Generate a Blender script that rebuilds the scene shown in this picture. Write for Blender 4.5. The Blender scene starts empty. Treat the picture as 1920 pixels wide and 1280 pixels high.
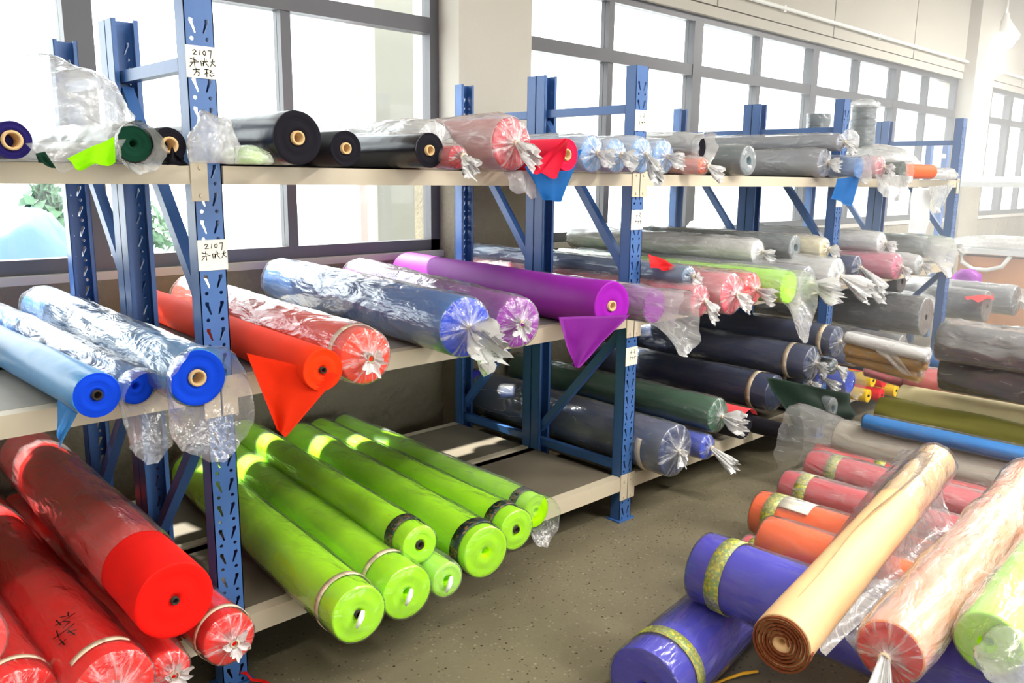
import bpy, bmesh, math, random
from mathutils import Vector, Matrix, noise
from mathutils.geometry import tessellate_polygon

# ------------------------------------------------------------------ camera, sky, exposure
scene = bpy.context.scene
COL = scene.collection
cam_data = bpy.data.cameras.new('camera')
cam_data.sensor_width = 36.0
cam_data.lens = 1564.316 / 1920 * 36.0
cam_data.clip_start = 0.02
cam_data.clip_end = 200
cam = bpy.data.objects.new('camera', cam_data)
cam.location = (-0.99638, -2.24495, 1.53661)
cam.rotation_euler = (math.radians(78.93070), math.radians(-0.69464), math.radians(-43.63391))
COL.objects.link(cam)
scene.camera = cam

world = bpy.data.worlds.new('overcast_sky')
scene.world = world
world.use_nodes = True
bg = world.node_tree.nodes['Background']
bg.inputs['Color'].default_value = (0.93, 0.97, 1.0, 1)
bg.inputs['Strength'].default_value = 1.45

sun_data = bpy.data.lights.new('sun', 'SUN')
sun_data.energy = 4.5
sun_data.angle = math.radians(1.5)
sun_data.color = (1, 0.96, 0.9)
sun = bpy.data.objects.new('sun', sun_data)
sun.rotation_euler = (math.radians(-34), 0, math.radians(8))
COL.objects.link(sun)

scene.view_settings.view_transform = 'Standard'
scene.view_settings.look = 'None'
scene.view_settings.gamma = 1.0
scene.view_settings.use_curve_mapping = False
scene.view_settings.exposure = 2.1
scene.cycles.use_denoising = True
scene.cycles.max_bounces = 10
scene.cycles.diffuse_bounces = 5
scene.cycles.glossy_bounces = 3
scene.cycles.transparent_max_bounces = 20
scene.cycles.sample_clamp_indirect = 6.0
scene.cycles.caustics_reflective = False
scene.cycles.caustics_refractive = False

def area_light(name, loc, size, power, color=(1, 0.97, 0.92), rot=(0, 0, 0)):
    d = bpy.data.lights.new(name, 'AREA')
    d.shape = 'RECTANGLE'
    d.size, d.size_y = size
    d.energy = power
    d.color = color
    o = bpy.data.objects.new(name, d)
    o.location = loc
    o.rotation_euler = rot
    COL.objects.link(o)
    return o

# added fill lights, no visible fixtures, above and out of the frame
area_light('overhead_fill_light', (1.6, -2.6, 3.9), (2.4, 0.25), 26)
area_light('overhead_fill_light', (-1.6, -2.0, 3.9), (2.4, 0.25), 16)
area_light('overhead_fill_light', (5.2, -2.8, 3.9), (2.4, 0.25), 45)
area_light('overhead_fill_light', (9.0, -1.6, 3.9), (2.4, 0.25), 160)

area_light('pile_fill_light', (2.3, -3.0, 2.7), (0.2, 1.6), 30, (1, 0.97, 0.93), (0, 0, 0))  # fill light added outside the frame to brighten the floor pile

# ------------------------------------------------------------------ helpers
def srgb(r, g, b):
    def f(c):
        c /= 255.0
        return c / 12.92 if c <= 0.04045 else ((c + 0.055) / 1.055) ** 2.4
    return (f(r), f(g), f(b), 1.0)

def new_mat(name):
    m = bpy.data.materials.new(name)
    m.use_nodes = True
    nt = m.node_tree
    return m, nt, nt.nodes, nt.links, nt.nodes['Principled BSDF']

def mat_basic(name, col, rough=0.5, metal=0.0, spec=0.5, bump=0.0, bscale=60, mottle=0.0, mscale=8):
    m, nt, N, L, p = new_mat(name)
    p.inputs['Base Color'].default_value = col
    p.inputs['Roughness'].default_value = rough
    p.inputs['Metallic'].default_value = metal
    p.inputs['Specular IOR Level'].default_value = spec
    tc = N.new('ShaderNodeTexCoord')
    if bump:
        n = N.new('ShaderNodeTexNoise')
        n.inputs['Scale'].default_value = bscale
        n.inputs['Detail'].default_value = 4
        L.new(tc.outputs['Object'], n.inputs['Vector'])
        b = N.new('ShaderNodeBump')
        b.inputs['Strength'].default_value = bump
        b.inputs['Distance'].default_value = 0.01
        L.new(n.outputs['Fac'], b.inputs['Height'])
        L.new(b.outputs['Normal'], p.inputs['Normal'])
    if mottle:
        n2 = N.new('ShaderNodeTexNoise')
        n2.inputs['Scale'].default_value = mscale
        n2.inputs['Detail'].default_value = 6
        L.new(tc.outputs['Object'], n2.inputs['Vector'])
        mx = N.new('ShaderNodeMix')
        mx.data_type = 'RGBA'
        mx.inputs[6].default_value = tuple(c * (1 - mottle) for c in col[:3]) + (1,)
        mx.inputs[7].default_value = tuple(min(1, c * (1 + mottle)) for c in col[:3]) + (1,)
        L.new(n2.outputs['Fac'], mx.inputs[0])
        L.new(mx.outputs[2], p.inputs['Base Color'])
    return m

FAB = {
    'navy_violet': (38, 30, 96), 'deep_green': (16, 62, 44), 'black': (24, 22, 30), 'pale_grey': (200, 202, 202),
    'crimson': (200, 22, 52), 'red_pink': (236, 24, 66), 'azure': (24, 116, 190), 'sky_blue': (112, 160, 214),
    'orange': (244, 96, 14), 'slate': (84, 100, 106), 'grey': (128, 132, 146), 'pink': (226, 116, 130),
    'royal_blue': (10, 66, 206), 'light_blue': (70, 146, 208), 'mid_blue': (44, 112, 186), 'flame': (255, 56, 8), 'purple': (146, 22, 160), 'steel': (96, 124, 156),  # light_blue, mid_blue: roll bodies with window sheen put into the colour
    'rose': (214, 72, 92), 'scarlet': (232, 34, 40), 'lime': (176, 255, 0), 'cream': (226, 214, 168),
    'navy': (34, 54, 100), 'white': (232, 232, 232), 'hot_pink': (226, 92, 132), 'leaf_green': (120, 190, 90),
    'red': (246, 22, 12), 'forest': (22, 92, 58), 'yellow': (240, 196, 20), 'charcoal': (46, 46, 51),
    'violet_blue': (66, 62, 190), 'putty': (176, 168, 150), 'olive': (120, 116, 50), 'brick_red': (196, 52, 58),
    'forest_dark': (34, 58, 44), 'gold': (214, 160, 40), 'tan': (222, 182, 132), 'peach': (250, 150, 90), 'brown': (120, 62, 34),
}
_fab = {}
def fabric(key, gloss=0.0):
    k = (key, gloss)
    if k in _fab:
        return _fab[k]
    col = srgb(*FAB[key])
    m, nt, N, L, p = new_mat('fabric_' + key)
    p.inputs['Roughness'].default_value = 0.8 - gloss
    p.inputs['Specular IOR Level'].default_value = 0.12 + gloss * 0.9
    p.inputs['Sheen Weight'].default_value = 0.02
    tc = N.new('ShaderNodeTexCoord')
    n1 = N.new('ShaderNodeTexNoise'); n1.inputs['Scale'].default_value = 9; n1.inputs['Detail'].default_value = 5
    n2 = N.new('ShaderNodeTexNoise'); n2.inputs['Scale'].default_value = 420; n2.inputs['Detail'].default_value = 2
    L.new(tc.outputs['Object'], n1.inputs['Vector']); L.new(tc.outputs['Object'], n2.inputs['Vector'])
    mx = N.new('ShaderNodeMix'); mx.data_type = 'RGBA'
    mx.inputs[6].default_value = tuple(c * 0.86 for c in col[:3]) + (1,)
    mx.inputs[7].default_value = tuple(min(1, c * 1.1) for c in col[:3]) + (1,)
    L.new(n1.outputs['Fac'], mx.inputs[0]); L.new(mx.outputs[2], p.inputs['Base Color'])
    b1 = N.new('ShaderNodeBump'); b1.inputs['Strength'].default_value = 0.25; b1.inputs['Distance'].default_value = 0.01
    b2 = N.new('ShaderNodeBump'); b2.inputs['Strength'].default_value = 0.2; b2.inputs['Distance'].default_value = 0.001
    L.new(n1.outputs['Fac'], b1.inputs['Height']); L.new(n2.outputs['Fac'], b2.inputs['Height'])
    L.new(b1.outputs['Normal'], b2.inputs['Normal']); L.new(b2.outputs['Normal'], p.inputs['Normal'])
    _fab[k] = m
    return m

def schlick(N, L, lo, hi, normal=None, power=4.0):
    # same on both sides of a thin sheet
    lw = N.new('ShaderNodeLayerWeight'); lw.inputs['Blend'].default_value = 0.5
    if normal is not None:
        L.new(normal, lw.inputs['Normal'])
    pw = N.new('ShaderNodeMath'); pw.operation = 'POWER'; pw.inputs[1].default_value = power
    L.new(lw.outputs['Facing'], pw.inputs[0])
    mr = N.new('ShaderNodeMapRange'); mr.inputs[3].default_value = lo; mr.inputs[4].default_value = hi
    L.new(pw.outputs[0], mr.inputs[0])
    return mr.outputs[0]

_film = {}
def film_mat(milk):
    milk = round(milk, 2)
    if milk in _film:
        return _film[milk]
    m = bpy.data.materials.new('plastic_film'); m.use_nodes = True
    nt = m.node_tree; N = nt.nodes; L = nt.links
    N.remove(N['Principled BSDF']); out = N['Material Output']
    tc = N.new('ShaderNodeTexCoord'); uv = N.new('ShaderNodeUVMap'); uv.uv_map = 'UVMap'
    sep = N.new('ShaderNodeSeparateXYZ'); L.new(uv.outputs['UV'], sep.inputs[0])
    # crinkles
    n1 = N.new('ShaderNodeTexNoise'); n1.inputs['Scale'].default_value = 14; n1.inputs['Detail'].default_value = 3; n1.inputs['Distortion'].default_value = 1.6
    n2 = N.new('ShaderNodeTexVoronoi'); n2.inputs['Scale'].default_value = 20; n2.feature = 'F1'
    mp = N.new('ShaderNodeMapping'); mp.inputs['Scale'].default_value = (1, 0.35, 1); mp.inputs['Rotation'].default_value = (0.2, 0.3, 0.5)
    L.new(tc.outputs['Object'], mp.inputs['Vector'])
    L.new(mp.outputs['Vector'], n1.inputs['Vector']); L.new(mp.outputs['Vector'], n2.inputs['Vector'])
    b1 = N.new('ShaderNodeBump'); b1.inputs['Strength'].default_value = 0.45; b1.inputs['Distance'].default_value = 0.025
    b2 = N.new('ShaderNodeBump'); b2.inputs['Strength'].default_value = 0.32; b2.inputs['Distance'].default_value = 0.02
    L.new(n1.outputs['Fac'], b1.inputs['Height']); L.new(n2.outputs['Distance'], b2.inputs['Height'])
    n5 = N.new('ShaderNodeTexNoise'); n5.inputs['Scale'].default_value = 34; n5.inputs['Detail'].default_value = 3
    mp5 = N.new('ShaderNodeMapping'); mp5.inputs['Scale'].default_value = (1, 0.09, 1); mp5.inputs['Rotation'].default_value = (0, 0, 0.06)
    L.new(tc.outputs['Object'], mp5.inputs['Vector']); L.new(mp5.outputs['Vector'], n5.inputs['Vector'])
    b5 = N.new('ShaderNodeBump'); b5.inputs['Strength'].default_value = 0.5; b5.inputs['Distance'].default_value = 0.012
    L.new(n5.outputs['Fac'], b5.inputs['Height']); L.new(b1.outputs['Normal'], b5.inputs['Normal'])
    L.new(b5.outputs['Normal'], b2.inputs['Normal'])
    # film opacity: body cloudiness, and bunched pleats at a gathered end
    r1 = N.new('ShaderNodeMapRange'); r1.inputs[1].default_value = 0.35; r1.inputs[2].default_value = 0.72
    r1.inputs[3].default_value = milk * 0.8; r1.inputs[4].default_value = min(0.95, milk * 1.25)
    L.new(n1.outputs['Fac'], r1.inputs[0])
    n4 = N.new('ShaderNodeTexNoise'); n4.inputs['Scale'].default_value = 9; n4.inputs['Detail'].default_value = 0; n4.inputs['Distortion'].default_value = 0.0
    mp4 = N.new('ShaderNodeMapping'); mp4.inputs['Scale'].default_value = (2.2, 0.6, 2.2); mp4.inputs['Rotation'].default_value = (0.35, 0.0, 0.6)
    L.new(tc.outputs['Object'], mp4.inputs['Vector']); L.new(mp4.outputs['Vector'], n4.inputs['Vector'])
    sb = N.new('ShaderNodeMath'); sb.operation = 'SUBTRACT'; sb.inputs[1].default_value = 0.5; L.new(n4.outputs['Fac'], sb.inputs[0])
    ab = N.new('ShaderNodeMath'); ab.operation = 'ABSOLUTE'; L.new(sb.outputs[0], ab.inputs[0])
    r4 = N.new('ShaderNodeMapRange'); r4.inputs[1].default_value = 0.0; r4.inputs[2].default_value = 0.022; r4.inputs[3].default_value = min(0.4, milk * 1.1); r4.inputs[4].default_value = 0.0
    L.new(ab.outputs[0], r4.inputs[0])
    sm = N.new('ShaderNodeMath'); sm.operation = 'ADD'; sm.use_clamp = True
    mk = N.new('ShaderNodeMath'); mk.operation = 'MULTIPLY'; mk.use_clamp = True
    mkr = N.new('ShaderNodeMapRange'); mkr.inputs[1].default_value = 0.5; mkr.inputs[2].default_value = 0.62
    L.new(n1.outputs['Fac'], mkr.inputs[0]); L.new(mkr.outputs[0], mk.inputs[0]); L.new(r4.outputs[0], mk.inputs[1])
    L.new(r1.outputs[0], sm.inputs[0]); L.new(mk.outputs[0], sm.inputs[1])
    cmb = N.new('ShaderNodeCombineXYZ')
    mu = N.new('ShaderNodeMath'); mu.operation = 'MULTIPLY'; mu.inputs[1].default_value = 34
    mv = N.new('ShaderNodeMath'); mv.operation = 'MULTIPLY'; mv.inputs[1].default_value = 1.1
    L.new(sep.outputs['X'], mu.inputs[0]); L.new(sep.outputs['Y'], mv.inputs[0])
    L.new(mu.outputs[0], cmb.inputs[0]); L.new(mv.outputs[0], cmb.inputs[1])
    n3 = N.new('ShaderNodeTexNoise'); n3.inputs['Scale'].default_value = 1.0; n3.inputs['Detail'].default_value = 2
    L.new(cmb.outputs[0], n3.inputs['Vector'])
    r3 = N.new('ShaderNodeMapRange'); r3.inputs[1].default_value = 0.5; r3.inputs[2].default_value = 0.72
    r3.inputs[3].default_value = 0.03 + milk * 0.22; r3.inputs[4].default_value = 0.62 + milk * 0.35
    L.new(n3.outputs['Fac'], r3.inputs[0])
    # towards the knot every pleat turns white
    cw = N.new('ShaderNodeMath'); cw.operation = 'POWER'; cw.inputs[1].default_value = 3.0
    L.new(sep.outputs['Y'], cw.inputs[0])
    mxk = N.new('ShaderNodeMix'); mxk.data_type = 'FLOAT'
    L.new(cw.outputs[0], mxk.inputs[0]); L.new(r3.outputs[0], mxk.inputs[2]); mxk.inputs[3].default_value = 0.92
    gt = N.new('ShaderNodeMath'); gt.operation = 'GREATER_THAN'; gt.inputs[1].default_value = 0.02
    L.new(sep.outputs['Y'], gt.inputs[0])
    op = N.new('ShaderNodeMix'); op.data_type = 'FLOAT'
    L.new(gt.outputs[0], op.inputs[0]); L.new(sm.outputs[0], op.inputs[2]); L.new(mxk.outputs[0], op.inputs[3])
    tr = N.new('ShaderNodeBsdfTransparent')
    df = N.new('ShaderNodeBsdfDiffuse'); df.inputs['Color'].default_value = (0.86, 0.86, 0.85, 1)
    tl = N.new('ShaderNodeBsdfTranslucent'); tl.inputs['Color'].default_value = (0.8, 0.8, 0.8, 1)
    mw = N.new('ShaderNodeMixShader'); mw.inputs[0].default_value = 0.35
    L.new(df.outputs[0], mw.inputs[1]); L.new(tl.outputs[0], mw.inputs[2])
    m1 = N.new('ShaderNodeMixShader')
    L.new(op.outputs[0], m1.inputs[0]); L.new(tr.outputs[0], m1.inputs[1]); L.new(mw.outputs[0], m1.inputs[2])
    gl = N.new('ShaderNodeBsdfGlossy'); gl.inputs['Roughness'].default_value = 0.2
    fr = schlick(N, L, 0.07, 0.95, b2.outputs['Normal'], 3.2)
    L.new(b2.outputs['Normal'], gl.inputs['Normal'])
    L.new(b2.outputs['Normal'], df.inputs['Normal'])
    m2 = N.new('ShaderNodeMixShader')
    L.new(fr, m2.inputs[0]); L.new(m1.outputs[0], m2.inputs[1]); L.new(gl.outputs[0], m2.inputs[2])
    L.new(m2.outputs[0], out.inputs['Surface'])
    _film[milk] = m
    return m

def band_mat(kind):
    cols = {'black': [(14, 34, 34), (30, 66, 44), (120, 84, 40), (20, 40, 60)],
            'yellow_green': [(150, 160, 84), (206, 200, 80), (186, 176, 80), (130, 164, 110)]}[kind]
    m, nt, N, L, p = new_mat('printed_label_' + kind)
    tc = N.new('ShaderNodeTexCoord')
    n = N.new('ShaderNodeTexVoronoi'); n.inputs['Scale'].default_value = 150
    L.new(tc.outputs['Object'], n.inputs['Vector'])
    s = N.new('ShaderNodeSeparateColor'); L.new(n.outputs['Color'], s.inputs[0])
    cr = N.new('ShaderNodeValToRGB'); cr.color_ramp.interpolation = 'CONSTANT'
    e = cr.color_ramp.elements
    e[0].position = 0; e[0].color = srgb(*cols[0]); e[1].position = 0.4; e[1].color = srgb(*cols[1])
    x = e.new(0.65); x.color = srgb(*cols[2]); x = e.new(0.85); x.color = srgb(*cols[3])
    L.new(s.outputs[0], cr.inputs[0]); L.new(cr.outputs[0], p.inputs['Base Color'])
    p.inputs['Roughness'].default_value = 0.4
    return m

M = {}
M['blue_steel'] = mat_basic('blue_painted_steel', srgb(58, 98, 156), 0.36, 0.0, 0.5, 0.05, 40, 0.12, 5)
M['cream_steel'] = mat_basic('cream_painted_steel', srgb(200, 188, 164), 0.45, 0.0, 0.4, 0.04, 30, 0.06, 4)
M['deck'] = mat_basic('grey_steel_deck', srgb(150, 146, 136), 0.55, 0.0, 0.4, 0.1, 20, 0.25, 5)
M['deck_dark'] = mat_basic('dark_grey_brown_deck', srgb(112, 103, 88), 0.6, 0.0, 0.3, 0.1, 20, 0.3, 4)  # darker, browner deck colour for the lowest shelf
M['paper'] = mat_basic('paper', srgb(236, 230, 214), 0.8)
M['ink'] = mat_basic('black_ink', srgb(40, 38, 38), 0.7)
M['cream'] = mat_basic('cream_tape', srgb(226, 206, 176), 0.45)
M['red_tag'] = mat_basic('red_tag', srgb(230, 30, 40), 0.6)
M['cardboard'] = mat_basic('cardboard', srgb(206, 172, 122), 0.8, bump=0.1)
M['core_dark'] = mat_basic('core_hole_shade', srgb(50, 40, 32), 0.9)  # tube of small cores: shade of the hole put into the colour
M['black_label'] = band_mat('black')
M['yg_label'] = band_mat('yellow_green')
M['yellow_string'] = mat_basic('yellow_string', srgb(240, 176, 30), 0.7)
M['frame'] = mat_basic('grey_window_frame', srgb(84, 83, 86), 0.45, 0.2, 0.5, 0.03, 30, 0.1, 3)
M['wall_paint'] = mat_basic('beige_wall_paint', srgb(190, 184, 172), 0.9, 0, 0.2, 0.12, 25, 0.05, 2)
M['pipe'] = mat_basic('white_pipe', srgb(236, 236, 230), 0.4)
M['white_cloth'] = mat_basic('white_nonwoven', srgb(236, 236, 236), 0.7, bump=0.3, bscale=30)
M['plywood'] = mat_basic('orange_plywood', srgb(214, 150, 96), 0.6, mottle=0.12, mscale=6)
M['table_top'] = mat_basic('white_table_top', srgb(220, 220, 216), 0.4)

def obj(name, me_or_bm, mat, parent=None, smooth=False, loc=None):
    if isinstance(me_or_bm, bmesh.types.BMesh):
        me = bpy.data.meshes.new(name)
        me_or_bm.to_mesh(me)
        me_or_bm.free()
    else:
        me = me_or_bm
    if mat is not None and not me.materials:
        me.materials.append(mat)
    if smooth:
        me.polygons.foreach_set('use_smooth', [True] * len(me.polygons))
    o = bpy.data.objects.new(name, me)
    if parent is not None:
        o.parent = parent
    if loc is not None:
        o.location = loc
    COL.objects.link(o)
    return o

def empty(name, label, cat, group=None, loc=(0, 0, 0)):
    e = bpy.data.objects.new(name, None)
    e.empty_display_size = 0.05
    e.location = loc
    e['label'] = label
    e['category'] = cat
    if group:
        e['group'] = group
    COL.objects.link(e)
    return e

def tag(o, label, cat, group=None):
    o['label'] = label
    o['category'] = cat
    if group:
        o['group'] = group
    return o

def structure(o):
    o['kind'] = 'structure'
    return o

def box(bm, x0, x1, y0, y1, z0, z1):
    vs = [bm.verts.new((x, y, z)) for x in (x0, x1) for y in (y0, y1) for z in (z0, z1)]
    for f in ((0, 1, 3, 2), (4, 6, 7, 5), (0, 4, 5, 1), (2, 3, 7, 6), (0, 2, 6, 4), (1, 5, 7, 3)):
        bm.faces.new([vs[i] for i in f])

def boxes(*bs):
    bm = bmesh.new()
    for b in bs:
        box(bm, *b)
    bmesh.ops.recalc_face_normals(bm, faces=bm.faces)
    return bm

def bar(bm, p, q, w, h, up=(0, 0, 1)):
    p, q = Vector(p), Vector(q)
    d = (q - p).normalized()
    s = d.cross(Vector(up)).normalized() * (w / 2)
    t = s.cross(d).normalized() * (h / 2)
    a = [bm.verts.new(p + i * s + j * t) for i, j in ((-1, -1), (1, -1), (1, 1), (-1, 1))]
    b = [bm.verts.new(q + i * s + j * t) for i, j in ((-1, -1), (1, -1), (1, 1), (-1, 1))]
    bm.faces.new(a[::-1]); bm.faces.new(b)
    for i in range(4):
        bm.faces.new((a[i], a[(i + 1) % 4], b[(i + 1) % 4], b[i]))

def tube(bm, pts, rad, seg=8, cap=True):
    pts = [Vector(p) for p in pts]
    rings = []
    for i, p in enumerate(pts):
        d = (pts[min(i + 1, len(pts) - 1)] - pts[max(i - 1, 0)]).normalized()
        ref = Vector((0, 0, 1)) if abs(d.z) < 0.9 else Vector((1, 0, 0))
        a = d.cross(ref).normalized(); b = a.cross(d)
        r = rad[i] if isinstance(rad, (list, tuple)) else rad
        rings.append([bm.verts.new(p + (a * math.cos(t) + b * math.sin(t)) * r) for t in [2 * math.pi * k / seg for k in range(seg)]])
    for i in range(len(rings) - 1):
        for k in range(seg):
            bm.faces.new((rings[i][k], rings[i][(k + 1) % seg], rings[i + 1][(k + 1) % seg], rings[i + 1][k]))
    if cap:
        bm.faces.new(rings[0][::-1]); bm.faces.new(rings[-1])

def lathe(bm, prof, seg, zc, fn=None, uvl=None, close_end=False):
    """prof: list of (y, radius, cap).  Axis along y at height zc."""
    rings = []
    for i, pr in enumerate(prof):
        y, r = pr[0], pr[1]
        ring = []
        for k in range(seg):
            th = 2 * math.pi * k / seg
            v = Vector((r * math.cos(th), y, zc + r * math.sin(th)))
            if fn:
                v = fn(v, th, i, pr)
            ring.append(bm.verts.new(v))
        rings.append(ring)
    for i in range(len(rings) - 1):
        for k in range(seg):
            k2 = (k + 1) % seg
            f = bm.faces.new((rings[i][k], rings[i][k2], rings[i + 1][k2], rings[i + 1][k]))
            if uvl:
                us = (k / seg, (k + 1) / seg, (k + 1) / seg, k / seg)
                cs = (prof[i][2], prof[i][2], prof[i + 1][2], prof[i + 1][2])
                for lp, u, c in zip(f.loops, us, cs):
                    lp[uvl].uv = (u, c)
    return rings

def nz(x, y, z):
    return noise.noise(Vector((x, y, z)))

def crease(x, y, z):
    return 1.0 - 2.0 * abs(noise.noise(Vector((x, y, z))))

def cloth_patch(c, n=16, ripple=0.008, seed=0.0, sag=0.0, thick=0.0016):
    """sheet between four corners: top-left, top-right, bottom-right, bottom-left"""
    c = [Vector(p) for p in c]
    nrm = (c[1] - c[0]).cross(c[3] - c[0]).normalized()
    bm = bmesh.new()
    g = []
    for i in range(n + 1):
        t = i / n
        row = []
        for j in range(n + 1):
            s = j / n
            p = (c[0] * (1 - s) + c[1] * s) * (1 - t) + (c[3] * (1 - s) + c[2] * s) * t
            w = math.sin(s * 9.0 + seed) * 0.5 + nz(s * 3 + seed, t * 2.2, seed) * 1.1
            p = p + nrm * (w * ripple * (0.25 + t)) + nrm * sag * math.sin(t * math.pi) * 0.5
            row.append(bm.verts.new(p))
        g.append(row)
    for i in range(n):
        for j in range(n):
            bm.faces.new((g[i][j], g[i][j + 1], g[i + 1][j + 1], g[i + 1][j]))
    bmesh.ops.solidify(bm, geom=bm.faces[:], thickness=thick)
    return bm

# ------------------------------------------------------------------ setting: floor
def floor_material():
    m, nt, N, L, p = new_mat('terrazzo_floor')
    tc = N.new('ShaderNodeTexCoord')
    v = N.new('ShaderNodeTexVoronoi'); v.inputs['Scale'].default_value = 70
    v2 = N.new('ShaderNodeTexNoise'); v2.inputs['Scale'].default_value = 2.2; v2.inputs['Detail'].default_value = 8
    v3 = N.new('ShaderNodeTexNoise'); v3.inputs['Scale'].default_value = 180; v3.inputs['Detail'].default_value = 3
    for n in (v, v2, v3):
        L.new(tc.outputs['Object'], n.inputs['Vector'])
    sp = N.new('ShaderNodeSeparateColor'); L.new(v.outputs['Color'], sp.inputs[0])
    cr = N.new('ShaderNodeValToRGB'); e = cr.color_ramp.elements
    e[0].position = 0.0; e[0].color = srgb(74, 68, 52); e[1].position = 0.22; e[1].color = srgb(148, 138, 110)
    x = e.new(0.8); x.color = srgb(160, 150, 122); x = e.new(1.0); x.color = srgb(186, 176, 148)
    L.new(sp.outputs[0], cr.inputs[0])
    dd = N.new('ShaderNodeMath'); dd.operation = 'LESS_THAN'; dd.inputs[1].default_value = 0.32
    L.new(v.outputs['Distance'], dd.inputs[0])
    base = N.new('ShaderNodeMix'); base.data_type = 'RGBA'
    base.inputs[6].default_value = srgb(152, 142, 114)
    L.new(dd.outputs[0], base.inputs[0]); L.new(cr.outputs[0], base.inputs[7])
    mx = N.new('ShaderNodeMix'); mx.data_type = 'RGBA'; mx.blend_type = 'MULTIPLY'; mx.inputs[0].default_value = 1.0
    r = N.new('ShaderNodeMapRange'); r.inputs[1].default_value = 0.3; r.inputs[2].default_value = 0.7; r.inputs[3].default_value = 0.42; r.inputs[4].default_value = 0.58
    L.new(v2.outputs['Fac'], r.inputs[0])
    L.new(base.outputs[2], mx.inputs[6]); L.new(r.outputs[0], mx.inputs[7])
    L.new(mx.outputs[2], p.inputs['Base Color'])
    p.inputs['Roughness'].default_value = 0.5
    b = N.new('ShaderNodeBump'); b.inputs['Strength'].default_value = 0.12; b.inputs['Distance'].default_value = 0.003
    L.new(v3.outputs['Fac'], b.inputs['Height']); L.new(b.outputs['Normal'], p.inputs['Normal'])
    return m

structure(obj('floor', boxes((-4, 15, -9, 1.6, -0.12, 0.0)), floor_material()))

WY = 1.45          # room face of the window wall
SILL, TRANSOM, HEAD = 1.10, 2.34, 2.72

def stucco_mat():
    m, nt, N, L, p = new_mat('rough_stucco')
    tc = N.new('ShaderNodeTexCoord')
    n = N.new('ShaderNodeTexNoise'); n.inputs['Scale'].default_value = 26; n.inputs['Detail'].default_value = 7; n.inputs['Roughness'].default_value = 0.65
    n2 = N.new('ShaderNodeTexNoise'); n2.inputs['Scale'].default_value = 3; n2.inputs['Detail'].default_value = 4
    L.new(tc.outputs['Object'], n.inputs['Vector']); L.new(tc.outputs['Object'], n2.inputs['Vector'])
    mx = N.new('ShaderNodeMix'); mx.data_type = 'RGBA'
    mx.inputs[6].default_value = srgb(112, 104, 86); mx.inputs[7].default_value = srgb(160, 150, 128)
    L.new(n2.outputs['Fac'], mx.inputs[0]); L.new(mx.outputs[2], p.inputs['Base Color'])
    p.inputs['Roughness'].default_value = 0.95
    b = N.new('ShaderNodeBump'); b.inputs['Strength'].default_value = 0.9; b.inputs['Distance'].default_value = 0.02
    L.new(n.outputs['Fac'], b.inputs['Height']); L.new(b.outputs['Normal'], p.inputs['Normal'])
    return m
M['stucco'] = stucco_mat()

# low wall under the windows: a displaced grid so the stucco stands proud
bm = bmesh.new()
nx, nzv = 420, 30
X0, X1 = -3.2, 14.6
grid = [[bm.verts.new((X0 + (X1 - X0) * i / nx, WY + 0.012 * nz(i * 0.9, j * 0.8, 3.1) - 0.006, SILL * j / nzv)) for j in range(nzv + 1)] for i in range(nx + 1)]
for i in range(nx):
    for j in range(nzv):
        bm.faces.new((grid[i][j], grid[i + 1][j], grid[i + 1][j + 1], grid[i][j + 1]))
box(bm, X0, X1, WY + 0.02, WY + 0.22, 0.0, SILL)
wall = structure(obj('wall_window', bm, M['stucco']))
sill = structure(obj('trim_1', boxes((X0, X1, WY - 0.02, WY + 0.2, SILL, SILL + 0.035)), M['wall_paint']))

# wall above the windows: lintel strip and separate beige panels with open joints
structure(obj('wall_upper', boxes((X0, 14.6, WY - 0.02, WY + 0.2, HEAD, HEAD + 0.07), (X0, 14.6, WY + 0.03, WY + 0.2, HEAD + 0.07, 4.2)), M['wall_paint']))
wu = bpy.data.objects['wall_upper']
xs = [-3.2, -0.88, 0.93, 2.75, 4.571, 6.414, 8.19, 9.98, 11.8, 13.6, 14.6]
for a, b in zip(xs[:-1], xs[1:]):
    pn = obj('wall_panel', boxes((a + 0.008, b - 0.008, WY - 0.025, WY + 0.03, HEAD + 0.078, 4.2)), M['wall_paint'], wu)

# columns: upper part painted, lower part raw stucco
def column(x0, x1, name, lower=True):
    c = structure(obj(name, boxes((x0, x1, 1.30, WY + 0.25, 1.545 if lower else 0, 4.2)), M['wall_paint']))
    if lower:
        obj('stucco_base', boxes((x0, x1, 1.298, WY + 0.25, 0.0, 1.545)), M['stucco'], c)
column(1.985, 2.525, 'column')
column(9.66, 10.3, 'column')

# windows
def glass_mat():
    m = bpy.data.materials.new('window_glass'); m.use_nodes = True
    nt = m.node_tree; N = nt.nodes; L = nt.links
    N.remove(N['Principled BSDF'])
    t = N.new('ShaderNodeBsdfTransparent'); t.inputs['Color'].default_value = (0.97, 0.99, 0.98, 1)
    g = N.new('ShaderNodeBsdfGlossy'); g.inputs['Roughness'].default_value = 0.02
    f = schlick(N, L, 0.02, 0.5, None, 5.0)
    x = N.new('ShaderNodeMixShader')
    L.new(f, x.inputs[0]); L.new(t.outputs[0], x.inputs[1]); L.new(g.outputs[0], x.inputs[2])
    L.new(x.outputs[0], N['Material Output'].inputs['Surface'])
    return m
M['glass'] = glass_mat()

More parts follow.
